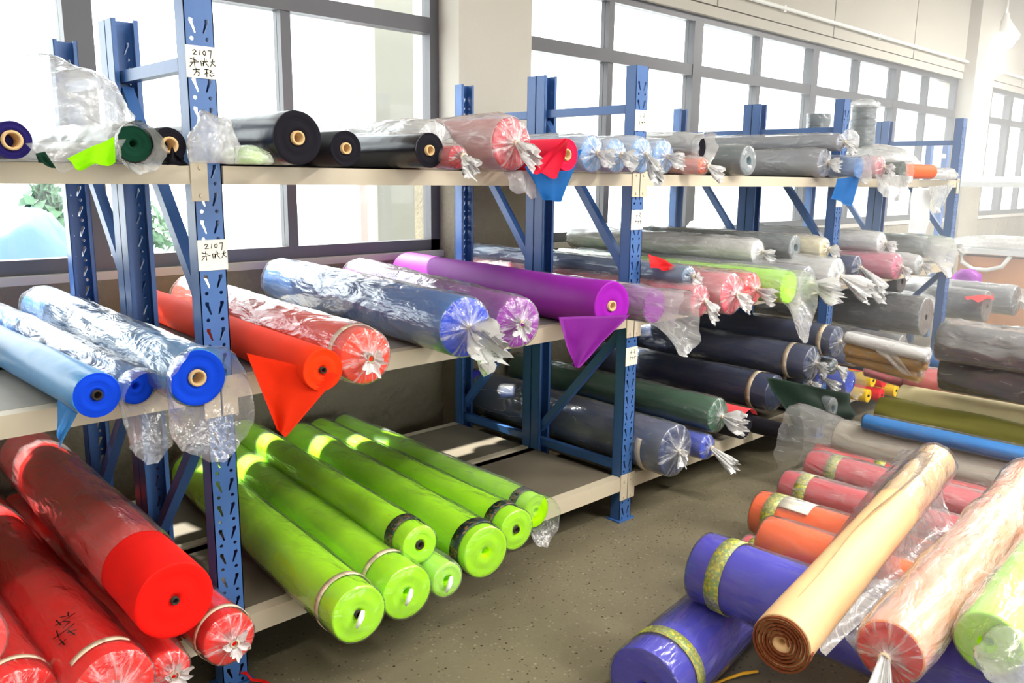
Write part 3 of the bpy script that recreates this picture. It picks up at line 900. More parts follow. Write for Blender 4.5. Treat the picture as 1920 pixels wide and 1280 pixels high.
ROLLS = [
('navy fabric roll with a fat cardboard core at the far left of the top shelf', (-0.499, -0.15, 1.604), (-0.499, 1.27, 1.604), 0.04, 'navy_violet', 'bare', 'rolls on the top shelf', {'core': 0.021}),
('dark green fabric roll half hidden beside the white plastic heap on the top shelf', (-0.243, -0.15, 1.606), (-0.243, 1.27, 1.606), 0.042, 'deep_green', 'open', 'rolls on the top shelf', {'milk': 0.5}),
('black fabric roll with a torn core and black cloth tail on the top shelf', (-0.158, -0.15, 1.606), (-0.158, 1.27, 1.606), 0.042, 'black', 'bare', 'rolls on the top shelf', {'core': 0.02, 'flap': [(-0.156, -0.16, 1.606), (-0.151, -0.17, 1.583), (-0.115, -0.16, 1.557), (-0.174, -0.165, 1.559)]}),
('fat black fabric roll with a tan core, the largest black roll on the top shelf', (0.192, -0.15, 1.637), (0.192, 1.27, 1.637), 0.073, 'black', 'bare', 'rolls on the top shelf', {'core': 0.019, 'gloss': 0.55}),
('slim black fabric roll squeezed between the fat black roll and the glossy black roll', (0.344, -0.15, 1.614), (0.344, 1.27, 1.614), 0.05, 'black', 'bare', 'rolls on the top shelf', {'core': 0.016}),
('glossy black fabric roll with its core showing, in front of the clear wrapped roll', (0.646, -0.15, 1.618), (0.646, 1.27, 1.618), 0.054, 'black', 'bare', 'rolls on the top shelf', {'core': 0.016, 'gloss': 0.55}),
('pale roll in clear plastic tied at the end behind the glossy black roll', (0.818, 0.04, 1.642), (0.818, 1.27, 1.642), 0.078, 'pale_grey', 'gather', 'rolls on the top shelf', {'milk': 0.7}),
('thin crimson fabric roll under a knotted clear bag on the top shelf', (0.726, -0.19, 1.599), (0.726, 1.27, 1.599), 0.035, 'crimson', 'gather', 'rolls on the top shelf', {'milk': 0.25}),
('fat red fabric roll in white gathered plastic with a long twisted tail', (0.994, -0.15, 1.65), (0.994, 1.27, 1.65), 0.086, 'crimson', 'gather', 'rolls on the top shelf', {'milk': 0.58, 'tail': 0.065}),
('bright red open fabric roll with a grey core, its cloth hanging over the shelf edge', (1.216, -0.2, 1.62), (1.216, 1.27, 1.62), 0.056, 'red_pink', 'bare', 'rolls on the top shelf', {'core': 0.02, 'flap': [(1.209, -0.2, 1.678), (1.15, -0.27, 1.656), (1.109, -0.26, 1.535), (0.998, -0.23, 1.565)]}),
('blue open fabric roll with a wide blue cloth flap draped below the top shelf', (1.33, -0.09, 1.624), (1.33, 1.27, 1.624), 0.06, 'azure', 'bare', 'rolls on the top shelf', {'core': 0.016, 'flap': [(1.081, -0.13, 1.577), (1.367, -0.14, 1.644), (1.232, -0.16, 1.454), (1.154, -0.16, 1.464)]}),
('pale blue roll with a gathered plastic end, first of four beside the red open roll', (1.471, -0.1, 1.631), (1.471, 1.27, 1.631), 0.067, 'sky_blue', 'gather', 'rolls on the top shelf', {'milk': 0.62}),
('pale blue roll with a gathered plastic end and a tuft at its lower right', (1.58, -0.125, 1.626), (1.58, 1.27, 1.626), 0.062, 'sky_blue', 'gather', 'rolls on the top shelf', {'milk': 0.62}),
('pale blue roll with a white plastic tuft standing before the second rack post', (1.724, -0.135, 1.632), (1.724, 1.27, 1.632), 0.068, 'sky_blue', 'gather', 'rolls on the top shelf', {'milk': 0.62, 'tail': 0.09}),
('pale blue roll with a gathered end just past the second rack post', (2.053, 0.0, 1.636), (2.053, 1.27, 1.636), 0.072, 'sky_blue', 'gather', 'rolls on the top shelf', {'milk': 0.62}),
('black roll in loose white plastic on top of the thin orange roll', (2.291, -0.02, 1.684), (2.291, 1.27, 1.684), 0.055, 'black', 'open', 'rolls on the top shelf', {'milk': 0.7}),
('thin orange roll in white plastic on the top shelf past the second post', (2.214, -0.1, 1.598), (2.214, 1.27, 1.598), 0.034, 'orange', 'gather', 'rolls on the top shelf', {'milk': 0.55}),
('dark slate fabric roll with a flat bare end on the top shelf', (2.615, -0.08, 1.632), (2.615, 1.27, 1.632), 0.068, 'slate', 'tight', 'rolls on the top shelf', {'milk': 0.22}),
('long grey roll in crinkled clear plastic near the third rack post', (3.447, -0.05, 1.639), (3.447, 1.27, 1.639), 0.075, 'grey', 'gather', 'rolls on the top shelf', {'milk': 0.3, 'tail': 0.06}),
('grey roll bundled in twisted clear plastic resting on the long grey roll', (3.511, -0.1, 1.749), (3.511, 0.8, 1.749), 0.045, 'grey', 'gather', 'rolls on the top shelf', {'milk': 0.3}),
('blue bagged roll with a loose bag hanging beneath the top shelf, third post', (3.634, -0.16, 1.619), (3.634, 1.27, 1.619), 0.055, 'azure', 'open', 'rolls on the top shelf', {'milk': 0.4, 'flap': [(3.411, -0.15, 1.555), (3.68, -0.15, 1.572), (3.564, -0.17, 1.404), (3.339, -0.17, 1.452)]}),
('pink roll in white plastic between the blue bag and the dark green roll', (4.005, -0.12, 1.624), (4.005, 1.27, 1.624), 0.06, 'pink', 'gather', 'rolls on the top shelf', {'milk': 0.6}),
('dark green roll with a loose open end near the orange roll', (4.331, -0.12, 1.614), (4.331, 0.68, 1.614), 0.05, 'deep_green', 'open', 'rolls on the top shelf', {'milk': 0.3}),
('short bright orange roll at the far end of the top shelf', (4.729, -0.14, 1.609), (4.411, -0.055, 1.609), 0.045, 'orange', 'bare', 'rolls on the top shelf', {}),
('blue open fabric roll at the left end of the middle shelf with a hanging corner', (-0.381, -0.182, 1.02), (-0.415, 1.218, 1.02), 0.055, 'light_blue', 'bare', 'rolls on the middle shelf', {'endc': 'royal_blue', 'core': 0.012, 'gloss': 0.45, 'flap': [(-0.453, -0.13, 1.012), (-0.42, -0.16, 0.979), (-0.469, -0.17, 0.902), (-0.466, -0.15, 0.951)]}),
('small blue roll in a sagging clear bag between the open roll and the wrapped roll', (-0.27, -0.12, 1.01), (-0.27, 1.27, 1.01), 0.045, 'mid_blue', 'open', 'rolls on the middle shelf', {'endc': 'royal_blue', 'milk': 0.22, 'ext': 0.09, 'droop': 0.12, 'flare': 0.3}),
('large blue roll with a cardboard core in an open bag by the first post', (-0.16, -0.235, 1.037), (-0.121, 1.244, 1.037), 0.072, 'light_blue', 'open', 'rolls on the middle shelf', {'endc': 'royal_blue', 'core': 0.021, 'milk': 0.2, 'ext': 0.085, 'droop': 0.09, 'flare': 0.34}),
('bright orange open fabric roll with a large orange corner hanging over the middle shelf', (0.152, -0.31, 1.023), (0.255, 1.166, 1.023), 0.058, 'flame', 'bare', 'rolls on the middle shelf', {'core': 0.009, 'gloss': 0.08, 'flap': [(-0.01, -0.2, 1.074), (0.19, -0.33, 1.008), (0.04, -0.3, 0.855), (0.027, -0.28, 0.873)]}),
('flame orange roll in clear plastic with a neat gathered end on the middle shelf', (0.286, -0.314, 1.042), (0.414, 1.16, 1.042), 0.077, 'flame', 'gather', 'rolls on the middle shelf', {'milk': 0.16, 'tape': [('tape', 0.045, 0.022, 'cream')], 'tail': 0.02}),
('fat blue roll in clear plastic with a loose twisted end next to the purple rolls', (0.729, -0.224, 1.062), (0.884, 1.248, 1.062), 0.097, 'mid_blue', 'gather', 'rolls on the middle shelf', {'endc': 'royal_blue', 'milk': 0.15, 'tail': 0.12, 'tailr': 0.06}),
('purple roll in clear plastic with a rosette end beside the fat blue roll', (0.966, -0.222, 1.051), (1.284, 1.223, 1.051), 0.086, 'purple', 'gather', 'rolls on the middle shelf', {'milk': 0.2, 'tail': 0.03}),
('purple open fabric roll with a pale core and a purple corner hanging down', (1.477, -0.215, 1.059), (1.603, 1.26, 1.059), 0.094, 'purple', 'bare', 'rolls on the middle shelf', {'core': 0.02, 'gloss': 0.25, 'lump': 0.006, 'flap': [(1.192, -0.2, 1.044), (1.569, -0.235, 1.018), (1.293, -0.22, 0.842), (1.269, -0.21, 0.852)]}),
('purple roll in a big loose clear bag hanging beside the second rack post', (1.739, -0.22, 1.035), (1.739, 1.26, 1.035), 0.07, 'purple', 'open', 'rolls on the middle shelf', {'milk': 0.35, 'ext': 0.17, 'droop': 0.1, 'tape': [('tape', 0.16, 0.03, 'cream')]}),
('slim steel blue roll in clear plastic on top of the pink gathered rolls', (2.027, -0.18, 1.132), (2.077, 1.27, 1.132), 0.042, 'steel', 'gather', 'rolls on the middle shelf', {'milk': 0.2, 'tail': 0.02}),
('pinkish red roll with a gathered end, first past the second post on the middle shelf', (2.021, -0.25, 1.033), (2.021, 1.23, 1.033), 0.068, 'rose', 'gather', 'rolls on the middle shelf', {'milk': 0.35, 'tail': 0.06}),
('thick rose roll in milky plastic with a gathered end under a pale fold', (2.188, -0.3, 1.053), (2.188, 1.18, 1.053), 0.088, 'rose', 'gather', 'rolls on the middle shelf', {'milk': 0.4}),
('scarlet roll in clear plastic with an open top and a drooping knot', (2.492, -0.22, 1.04), (2.492, 1.26, 1.04), 0.075, 'scarlet', 'gather', 'rolls on the middle shelf', {'milk': 0.35, 'tail': 0.09}),
('lime fabric roll bursting out of a long clear bag on the middle shelf', (2.683, -0.3, 1.043), (2.683, 1.18, 1.043), 0.078, 'lime', 'open', 'rolls on the middle shelf', {'milk': 0.35, 'ext': 0.1, 'droop': 0.16}),
('grey roll with a gathered end and a fringed plastic tail next to the lime roll', (2.861, -0.3, 1.047), (2.861, 1.18, 1.047), 0.082, 'grey', 'gather', 'rolls on the middle shelf', {'milk': 0.3, 'tail': 0.13, 'tailr': 0.05}),
('cream streaked roll with a knotted end next to the fringed grey roll', (3.22, -0.28, 1.055), (3.22, 1.2, 1.055), 0.09, 'pale_grey', 'gather', 'rolls on the middle shelf', {'milk': 0.45, 'tail': 0.12, 'tailr': 0.05}),
('yellowed cream roll lying on top of the cream streaked roll', (3.325, -0.15, 1.185), (3.325, 1.27, 1.185), 0.055, 'cream', 'gather', 'rolls on the middle shelf', {'milk': 0.5}),
('navy roll with a hanging plastic tassel beside the third rack post', (3.95, -0.06, 1.035), (3.95, 1.14, 1.035), 0.07, 'navy', 'gather', 'rolls on the middle shelf', {'milk': 0.2, 'tail': 0.16, 'tailr': 0.05}),
('white wrapped roll with a frayed knot past the third rack post', (4.17, -0.1, 1.175), (4.17, 1.27, 1.175), 0.06, 'white', 'gather', 'rolls on the middle shelf', {'milk': 0.6}),
('pink roll with a crumpled gathered end past the third rack post', (4.144, -0.22, 1.04), (4.144, 1.26, 1.04), 0.075, 'hot_pink', 'gather', 'rolls on the middle shelf', {'milk': 0.4}),
('grey roll in a wide milky bag beside the pink roll', (5.051, -0.05, 1.103), (5.051, 1.27, 1.103), 0.068, 'slate', 'open', 'rolls on the middle shelf', {'milk': 0.6, 'ext': 0.16, 'droop': 0.12}),
('light green roll in white plastic at the far end of the middle shelf', (5.435, -0.07, 1.1), (5.435, 1.27, 1.1), 0.055, 'leaf_green', 'gather', 'rolls on the middle shelf', {'milk': 0.4}),
('pale roll in white plastic under the grey bagged roll', (4.528, -0.2, 1.025), (4.528, 1.27, 1.025), 0.06, 'pale_grey', 'gather', 'rolls on the middle shelf', {'milk': 0.6}),
('long slate roll lying on the second layer of the middle shelf behind the lime roll', (3.193, -0.05, 1.192), (3.193, 1.27, 1.192), 0.062, 'slate', 'tight', 'rolls on the middle shelf', {'milk': 0.35}),
('long white wrapped roll on the second layer behind the scarlet roll', (2.899, 0.0, 1.18), (2.899, 1.27, 1.18), 0.06, 'white', 'gather', 'rolls on the middle shelf', {'milk': 0.5}),
('big bare red roll on top of the red stack with a small dark core hole', (-0.256, -0.241, 0.47), (-0.219, 1.239, 0.47), 0.1, 'red', 'bare', 'red rolls on the bottom shelf', {'core': 0.01, 'short': 0.24, 'milk': 0.2}),
('red roll with a cream tape band and gathered end beside the first post', (-0.107, -0.212, 0.29), (-0.107, 1.268, 0.29), 0.072, 'red', 'gather', 'red rolls on the bottom shelf', {'milk': 0.05, 'tape': [('tape', 0.035, 0.018, 'cream')], 'tail': 0.012}),
('small red roll with a white knotted end under the big bare red roll', (-0.274, -0.22, 0.271), (-0.274, 1.26, 0.271), 0.053, 'red', 'gather', 'red rolls on the bottom shelf', {'milk': 0.05, 'tail': 0.02}),
('red roll with black handwriting and a short piece of cream tape', (-0.426, -0.275, 0.313), (-0.426, 1.205, 0.313), 0.095, 'red', 'gather', 'red rolls on the bottom shelf', {'milk': 0.05, 'tape': [('tape', 0.05, 0.02, 'cream', (0.95, 2.4))], 'ink': 1}),
('red roll with a cream tape band at the left edge of the bottom shelf', (-0.605, -0.17, 0.303), (-0.605, 1.27, 0.303), 0.085, 'red', 'gather', 'red rolls on the bottom shelf', {'milk': 0.05, 'tape': [('tape', 0.05, 0.018, 'cream')]}),
('dark red roll deep in the stack left of the handwritten roll', (-0.692, -0.1, 0.458), (-0.692, 1.27, 0.458), 0.09, 'red', 'tight', 'red rolls on the bottom shelf', {'milk': 0.15}),
('lime roll nearest the first post, with cream tape and torn wrapping', (0.215, -0.356, 0.302), (0.357, 1.117, 0.302), 0.084, 'lime', 'tight', 'lime rolls on the bottom shelf', {'milk': 0.05, 'tape': [('tape', 0.075, 0.022, 'cream')], 'core': 0.012, 'knot': 1}),
('second lime roll with a cream tape band and a folded white plastic knot', (0.396, -0.345, 0.301), (0.538, 1.128, 0.301), 0.083, 'lime', 'tight', 'lime rolls on the bottom shelf', {'milk': 0.05, 'tape': [('tape', 0.11, 0.022, 'cream')], 'knot': 1}),
('lime roll with a black label band resting on top between its neighbours', (0.518, -0.25, 0.385), (0.647, 1.224, 0.385), 0.062, 'lime', 'tight', 'lime rolls on the bottom shelf', {'milk': 0.05, 'tape': [('label', 0.06, 0.045, 'black')], 'core': 0.014}),
('small lime roll with a tiny white knot under the black banded lime rolls', (0.57, -0.323, 0.274), (0.673, 1.153, 0.274), 0.056, 'lime', 'tight', 'lime rolls on the bottom shelf', {'milk': 0.2, 'knot': 1}),
('large lime roll with a printed black label band and a bare layered end', (0.751, -0.304, 0.306), (0.893, 1.169, 0.306), 0.088, 'lime', 'tight', 'lime rolls on the bottom shelf', {'milk': 0.05, 'tape': [('label', 0.03, 0.045, 'black')]}),
('lime roll with a brown core hole behind the large banded lime roll', (0.976, -0.22, 0.292), (1.054, 1.258, 0.292), 0.074, 'lime', 'tight', 'lime rolls on the bottom shelf', {'milk': 0.05, 'tape': [('label', 0.05, 0.045, 'black')], 'core': 0.013}),
('last lime roll toward the second post, its end in a loose clear bag', (1.148, -0.15, 0.292), (1.198, 1.27, 0.292), 0.064, 'lime', 'open', 'lime rolls on the bottom shelf', {'milk': 0.2, 'tape': [('label', 0.05, 0.04, 'black')], 'ext': 0.06, 'droop': 0.04}),
('navy roll in clear plastic with a gathered end beyond the second post', (2.038, -0.15, 0.336), (2.078, 1.27, 0.336), 0.118, 'navy', 'gather', 'dark rolls on the bottom shelf', {'milk': 0.2, 'tail': 0.03, 'tape': [('tape', 0.1, 0.03, 'cream', (2.7, 4.2)), ('cloth', 1.33, 0.09, 'violet')]}),
('blue roll in clear plastic under the green roll', (2.346, -0.12, 0.278), (2.346, 1.27, 0.278), 0.06, 'royal_blue', 'gather', 'dark rolls on the bottom shelf', {'milk': 0.2, 'tail': 0.1}),
('dark green roll in clear plastic lying on the blue roll', (2.423, -0.12, 0.421), (2.423, 1.27, 0.421), 0.083, 'forest', 'gather', 'dark rolls on the bottom shelf', {'milk': 0.15, 'tail': 0.1, 'tailr': 0.05}),
('black roll with a rust coloured cloth thrown over it', (2.71, -0.1, 0.318), (2.71, 1.27, 0.318), 0.08, 'black', 'bare', 'dark rolls on the bottom shelf', {'tape': [('cloth', -0.03, 1.1, 'rust', (0.5, 2.7))]}),
('navy roll with a cream tape band above the dark green hanging cloth', (3.148, -0.02, 0.388), (3.148, 1.27, 0.388), 0.1, 'navy', 'tight', 'dark rolls on the bottom shelf', {'milk': 0.12, 'tape': [('tape', 0.09, 0.03, 'cream')]}),
('navy roll with a cream tape band in the second tier beneath the middle shelf', (3.396, -0.1, 0.535), (3.396, 1.27, 0.535), 0.095, 'navy', 'gather', 'dark rolls on the bottom shelf', {'milk': 0.15, 'tape': [('tape', 0.1, 0.03, 'cream')], 'tail': 0.06}),
('topmost navy roll with a cream tape band beneath the middle shelf', (3.57, -0.15, 0.645), (3.57, 1.27, 0.645), 0.085, 'navy', 'gather', 'dark rolls on the bottom shelf', {'milk': 0.15, 'tape': [('tape', 0.05, 0.03, 'cream')], 'tail': 0.05}),
('navy roll with a cream band and a star shaped knot in the lower tier', (3.513, -0.02, 0.392), (3.513, 1.27, 0.392), 0.062, 'navy', 'gather', 'dark rolls on the bottom shelf', {'milk': 0.2, 'tape': [('tape', 0.09, 0.03, 'cream')], 'tail': 0.05}),
('small blue roll with a white tassel in the lower tier', (3.677, -0.02, 0.39), (3.677, 1.27, 0.39), 0.05, 'royal_blue', 'gather', 'dark rolls on the bottom shelf', {'milk': 0.3, 'tail': 0.07}),
('bright blue bare roll in the lower tier before the third post', (4.008, -0.06, 0.318), (4.008, 1.27, 0.318), 0.068, 'royal_blue', 'open', 'dark rolls on the bottom shelf', {'milk': 0.2, 'ext': 0.06}),
('small grey green roll with an orange streak under the topmost navy roll', (3.623, -0.12, 0.485), (3.623, 1.27, 0.485), 0.045, 'slate', 'gather', 'dark rolls on the bottom shelf', {'milk': 0.3}),
('small navy roll with a gathered end at the third post', (4.121, -0.03, 0.452), (4.121, 1.27, 0.452), 0.052, 'navy', 'gather', 'dark rolls on the bottom shelf', {'milk': 0.3}),
('thin black roll poking out beside the dark green cloth on the bottom shelf', (2.906, -0.22, 0.263), (2.906, 1.26, 0.263), 0.045, 'black', 'bare', 'dark rolls on the bottom shelf', {'core': 0.012}),
('slate roll in dull plastic under the dark green hanging cloth', (3.482, -0.2, 0.278), (3.482, 1.0, 0.278), 0.06, 'slate', 'tight', 'dark rolls on the bottom shelf', {'milk': 0.2}),
('tiny yellow roll at the upper left of the bright bundle', (4.153, -0.14, 0.322), (4.153, 0.96, 0.322), 0.042, 'yellow', 'bare', 'small bright rolls bundled before the third post', {'core': 0.008}),
('tiny red roll in the upper row of the bright bundle', (4.318, -0.14, 0.292), (4.318, 0.96, 0.292), 0.042, 'scarlet', 'bare', 'small bright rolls bundled before the third post', {'core': 0.008}),
('tiny black roll at the right of the bright bundle', (4.563, -0.14, 0.282), (4.563, 0.96, 0.282), 0.042, 'black', 'bare', 'small bright rolls bundled before the third post', {'core': 0.008}),
('tiny yellow roll at the lower left of the bright bundle', (4.103, -0.14, 0.232), (4.103, 0.96, 0.232), 0.042, 'yellow', 'bare', 'small bright rolls bundled before the third post', {'core': 0.008}),
('tiny red roll in the lower row of the bright bundle', (4.307, -0.14, 0.202), (4.307, 0.96, 0.202), 0.042, 'scarlet', 'bare', 'small bright rolls bundled before the third post', {'core': 0.008}),
('tiny yellow roll at the lower right of the bright bundle', (4.534, -0.14, 0.192), (4.534, 0.96, 0.192), 0.042, 'yellow', 'bare', 'small bright rolls bundled before the third post', {'core': 0.008}),
('charcoal roll under glossy clear plastic beyond the third post', (5.019, -0.1, 0.63), (5.019, 1.25, 0.63), 0.13, 'charcoal', 'tight', 'charcoal rolls under the far middle shelf', {'milk': 0.3}),
('charcoal roll with a round shiny plastic end low beside the fourth post', (4.656, -0.1, 0.45), (4.656, 1.2, 0.45), 0.09, 'charcoal', 'tight', 'charcoal rolls under the far middle shelf', {'milk': 0.35}),
('charcoal roll in clear plastic past the fourth post', (6.127, -0.15, 0.6), (6.127, 1.2, 0.6), 0.12, 'charcoal', 'tight', 'charcoal rolls under the far middle shelf', {'milk': 0.3}),
('charcoal roll with a plastic tuft at its end past the fourth post', (6.678, -0.2, 0.6), (6.678, 1.15, 0.6), 0.12, 'charcoal', 'gather', 'charcoal rolls under the far middle shelf', {'milk': 0.4}),
('black roll on top of the charcoal rolls below the pink roll', (5.056, 0.1, 0.855), (5.056, 1.1, 0.855), 0.08, 'black', 'tight', 'charcoal rolls under the far middle shelf', {'milk': 0.2}),
('violet blue roll in clear plastic with a yellow label band on top of its twin', (1.138, -0.908, 0.345), (1.138, -2.208, 0.345), 0.108, 'violet_blue', 'tight', 'rolls piled on the floor', {'milk': 0.06, 'tape': [('label', 0.07, 0.05, 'yellow_green')]}),
('violet blue roll lying on the floor with a yellow label band at its near end', (0.764, -0.969, 0.125), (1.498, -0.871, 0.125), 0.115, 'violet_blue', 'tight', 'rolls piled on the floor', {'milk': 0.06, 'tape': [('label', 0.09, 0.045, 'yellow_green')]}),
('thin dark red roll with a yellow label between the violet and orange rolls', (1.608, -0.779, 0.21), (1.608, -1.979, 0.21), 0.055, 'crimson', 'tight', 'rolls piled on the floor', {'milk': 0.25, 'tape': [('label', 0.03, 0.05, 'yellow_green')]}),
('plain orange roll in crinkled clear plastic on the floor pile', (1.412, -0.964, 0.37), (1.412, -2.264, 0.37), 0.08, 'orange', 'tight', 'rolls piled on the floor', {'milk': 0.12}),
('orange roll with a green label band and a white sticker on the floor pile', (1.831, -0.704, 0.27), (1.831, -2.104, 0.27), 0.085, 'orange', 'tight', 'rolls piled on the floor', {'milk': 0.12, 'tape': [('label', 0.05, 0.05, 'yellow_green'), ('sticker', 0.1, 0.12, 'paper', (0.9, 2.0))]}),
('first crimson roll with a green label band next to the orange rolls', (2.19, -0.62, 0.26), (2.19, -2.12, 0.26), 0.072, 'crimson', 'tight', 'rolls piled on the floor', {'milk': 0.25, 'tape': [('label', 0.07, 0.05, 'yellow_green')]}),
('second crimson roll with a faded green label band in clear plastic', (2.555, -0.546, 0.25), (2.555, -2.046, 0.25), 0.07, 'crimson', 'tight', 'rolls piled on the floor', {'milk': 0.3, 'tape': [('label', 0.1, 0.05, 'yellow_green')]}),
('third crimson roll with a red orange tip and a green label band', (2.822, -0.441, 0.22), (2.822, -2.041, 0.22), 0.05, 'scarlet', 'tight', 'rolls piled on the floor', {'milk': 0.25, 'tape': [('label', 0.3, 0.05, 'yellow_green')]}),
('grey beige roll in a loose clear bag with orange cloth showing on the pile', (2.897, -0.52, 0.3), (2.897, -2.12, 0.3), 0.095, 'putty', 'open', 'rolls piled on the floor', {'milk': 0.25, 'ext': 0.26, 'flare': 0.4, 'droop': 0.12}),
('pale blue and white roll in clear plastic between the bagged roll and the blue roll', (3.251, -0.502, 0.25), (3.251, -2.202, 0.25), 0.05, 'sky_blue', 'tight', 'rolls piled on the floor', {'milk': 0.45}),
('azure blue roll with an orange tip next to the olive cloth roll', (2.837, -0.659, 0.43), (2.837, -2.359, 0.43), 0.036, 'azure', 'tight', 'rolls piled on the floor', {'milk': 0.05}),
('olive green roll with loosely folded cloth on the floor pile', (3.097, -0.621, 0.42), (3.097, -2.321, 0.42), 0.075, 'olive', 'bare', 'rolls piled on the floor', {'lump': 0.02}),
('cream white roll behind the olive roll on the floor pile', (3.236, -0.664, 0.47), (3.236, -2.464, 0.47), 0.075, 'cream', 'bare', 'rolls piled on the floor', {}),
('dull red roll with a bright red tag behind the cream roll', (3.439, -0.619, 0.52), (3.439, -2.419, 0.52), 0.085, 'brick_red', 'tight', 'rolls piled on the floor', {'milk': 0.25, 'tape': [('sticker', 0.35, 0.07, 'red', (0.6, 1.8))]}),
('charcoal roll in a crumpled clear bag, the lower of two on the pile', (3.156, -0.885, 0.68), (3.156, -2.285, 0.68), 0.105, 'charcoal', 'tight', 'rolls piled on the floor', {'milk': 0.22, 'wr': 0.03}),
('bright blue roll between the two charcoal bags', (3.887, -0.557, 0.56), (3.887, -2.157, 0.56), 0.055, 'azure', 'tight', 'rolls piled on the floor', {'milk': 0.1}),
('charcoal roll in a crumpled clear bag, the upper of two on the pile', (3.003, -0.9, 0.83), (3.003, -2.3, 0.83), 0.085, 'charcoal', 'tight', 'rolls piled on the floor', {'milk': 0.28, 'wr': 0.03}),
('slim white roll leaning behind the navy rolls', (3.254, -0.35, 0.739), (3.204, -0.779, 0.713), 0.03, 'white', 'tight', 'slim rolls leaning behind the floor pile', {'milk': 0.25}),
('slim gold roll in clear plastic under the slim white roll', (3.281, -0.35, 0.669), (3.231, -0.761, 0.669), 0.034, 'gold', 'tight', 'slim rolls leaning behind the floor pile', {'milk': 0.25}),
('lower slim gold roll beside the bundled bright rolls', (3.302, -0.35, 0.623), (3.252, -0.736, 0.596), 0.03, 'gold', 'tight', 'slim rolls leaning behind the floor pile', {'milk': 0.25}),
('slim pink roll at the bottom of the leaning rolls', (3.541, -0.35, 0.514), (3.491, -0.629, 0.493), 0.028, 'rose', 'tight', 'slim rolls leaning behind the floor pile', {'milk': 0.25}),
('tan roll with a brown spiral end lying diagonally across the pile', (0.662, -1.418, 0.5), (2.148, -1.211, 0.53), 0.069, 'tan', 'spiral', 'loose rolls lying across the floor pile', {'gloss': 0.2, 'short': 0.95, 'milk': 0.1}),
('pale orange roll in clear plastic with a white tied end beside the tan roll', (0.808, -1.603, 0.5), (2.121, -1.531, 0.56), 0.073, 'peach', 'gather', 'loose rolls lying across the floor pile', {'milk': 0.42, 'tail': 0.11, 'endc': 'scarlet'}),
('pale lime roll in milky plastic at the near corner of the pile', (0.957, -1.756, 0.53), (1.647, -1.73, 0.56), 0.07, 'lime', 'tight', 'loose rolls lying across the floor pile', {'milk': 0.35})]

for idx, (label, A, B, r, col, end, group, o) in enumerate(ROLLS):
    fabric_roll(label, A, B, r, col, end, group, o, idx)

# ------------------------------------------------------------------ loose plastic, cloth and odd things
def milky_mat(name, milk, col=(0.88, 0.88, 0.87)):
    m, nt, N, L, p = new_mat(name)
    N.remove(p)
    tc = N.new('ShaderNodeTexCoord')
    n = N.new('ShaderNodeTexNoise'); n.inputs['Scale'].default_value = 16; n.inputs['Detail'].default_value = 4; n.inputs['Distortion'].default_value = 1.2
    L.new(tc.outputs['Object'], n.inputs['Vector'])
    b = N.new('ShaderNodeBump'); b.inputs['Strength'].default_value = 0.6; b.inputs['Distance'].default_value = 0.02
    L.new(n.outputs['Fac'], b.inputs['Height'])
    r = N.new('ShaderNodeMapRange'); r.inputs[1].default_value = 0.35; r.inputs[2].default_value = 0.7
    r.inputs[3].default_value = milk * 0.75; r.inputs[4].default_value = min(1, milk * 1.3)
    L.new(n.outputs['Fac'], r.inputs[0])
    tr = N.new('ShaderNodeBsdfTransparent')
    d = N.new('ShaderNodeBsdfDiffuse'); d.inputs['Color'].default_value = (*col, 1); L.new(b.outputs['Normal'], d.inputs['Normal'])
    t = N.new('ShaderNodeBsdfTranslucent'); t.inputs['Color'].default_value = (*col, 1)
    mw = N.new('ShaderNodeMixShader'); mw.inputs[0].default_value = 0.62
    L.new(d.outputs[0], mw.inputs[1]); L.new(t.outputs[0], mw.inputs[2])
    m1 = N.new('ShaderNodeMixShader')
    L.new(r.outputs[0], m1.inputs[0]); L.new(tr.outputs[0], m1.inputs[1]); L.new(mw.outputs[0], m1.inputs[2])
    g = N.new('ShaderNodeBsdfGlossy'); g.inputs['Roughness'].default_value = 0.15; L.new(b.outputs['Normal'], g.inputs['Normal'])
    m2 = N.new('ShaderNodeMixShader')
    L.new(schlick(N, L, 0.06, 0.9, b.outputs['Normal'], 3.5), m2.inputs[0]); L.new(m1.outputs[0], m2.inputs[1]); L.new(g.outputs[0], m2.inputs[2])
    L.new(m2.outputs[0], N['Material Output'].inputs['Surface'])
    return m
M['milky'] = milky_mat('milky_plastic', 0.8)
M['clear'] = milky_mat('clear_plastic', 0.3)
M['white_bag'] = milky_mat('white_plastic', 0.4, (0.94, 0.94, 0.94))

def crumple(c, size, seed, amp=0.28, sub=4, flat=True, pw=1.0):
    """crumpled bag: creased ellipsoid sitting on z = c.z"""
    bm = bmesh.new()
    bmesh.ops.create_icosphere(bm, subdivisions=sub, radius=1.0)
    for v in bm.verts:
        n = v.co.normalized()
        k = 1 + amp * (0.7 * nz(n.x * 1.5 + seed, n.y * 1.5, n.z * 1.5) + 0.32 * (crease(n.x * 2.0, n.y * 2.0 + seed, n.z * 2.0) - .5) + 0.08 * (crease(n.x * 4 + seed, n.y * 4, n.z * 4) - .5))
        p = n * k
        zz = p.z
        if flat:
            zz = max(p.z, -0.55)
            zz = (zz + 0.55) / 1.55
        v.co = Vector((c[0] + p.x * size[0], c[1] + p.y * size[1], c[2] + zz * size[2]))
    return bm

def bundle(name, label, cat, c, size, seed, mat, amp=0.28, group=None):
    o = obj(name, crumple(c, size, seed, amp), mat, None, True)
    return tag(o, label, cat, group)

def sheet(name, label, cat, corners, mat, ripple=0.012, seed=0.0, sag=0.0, parent=None, n=20):
    o = obj(name, cloth_patch(corners, n, ripple, seed, sag), mat, parent, True)
    if parent is None:
        tag(o, label, cat)
    return o

TOP, MID, LOW = 1.564, 0.963, 0.217
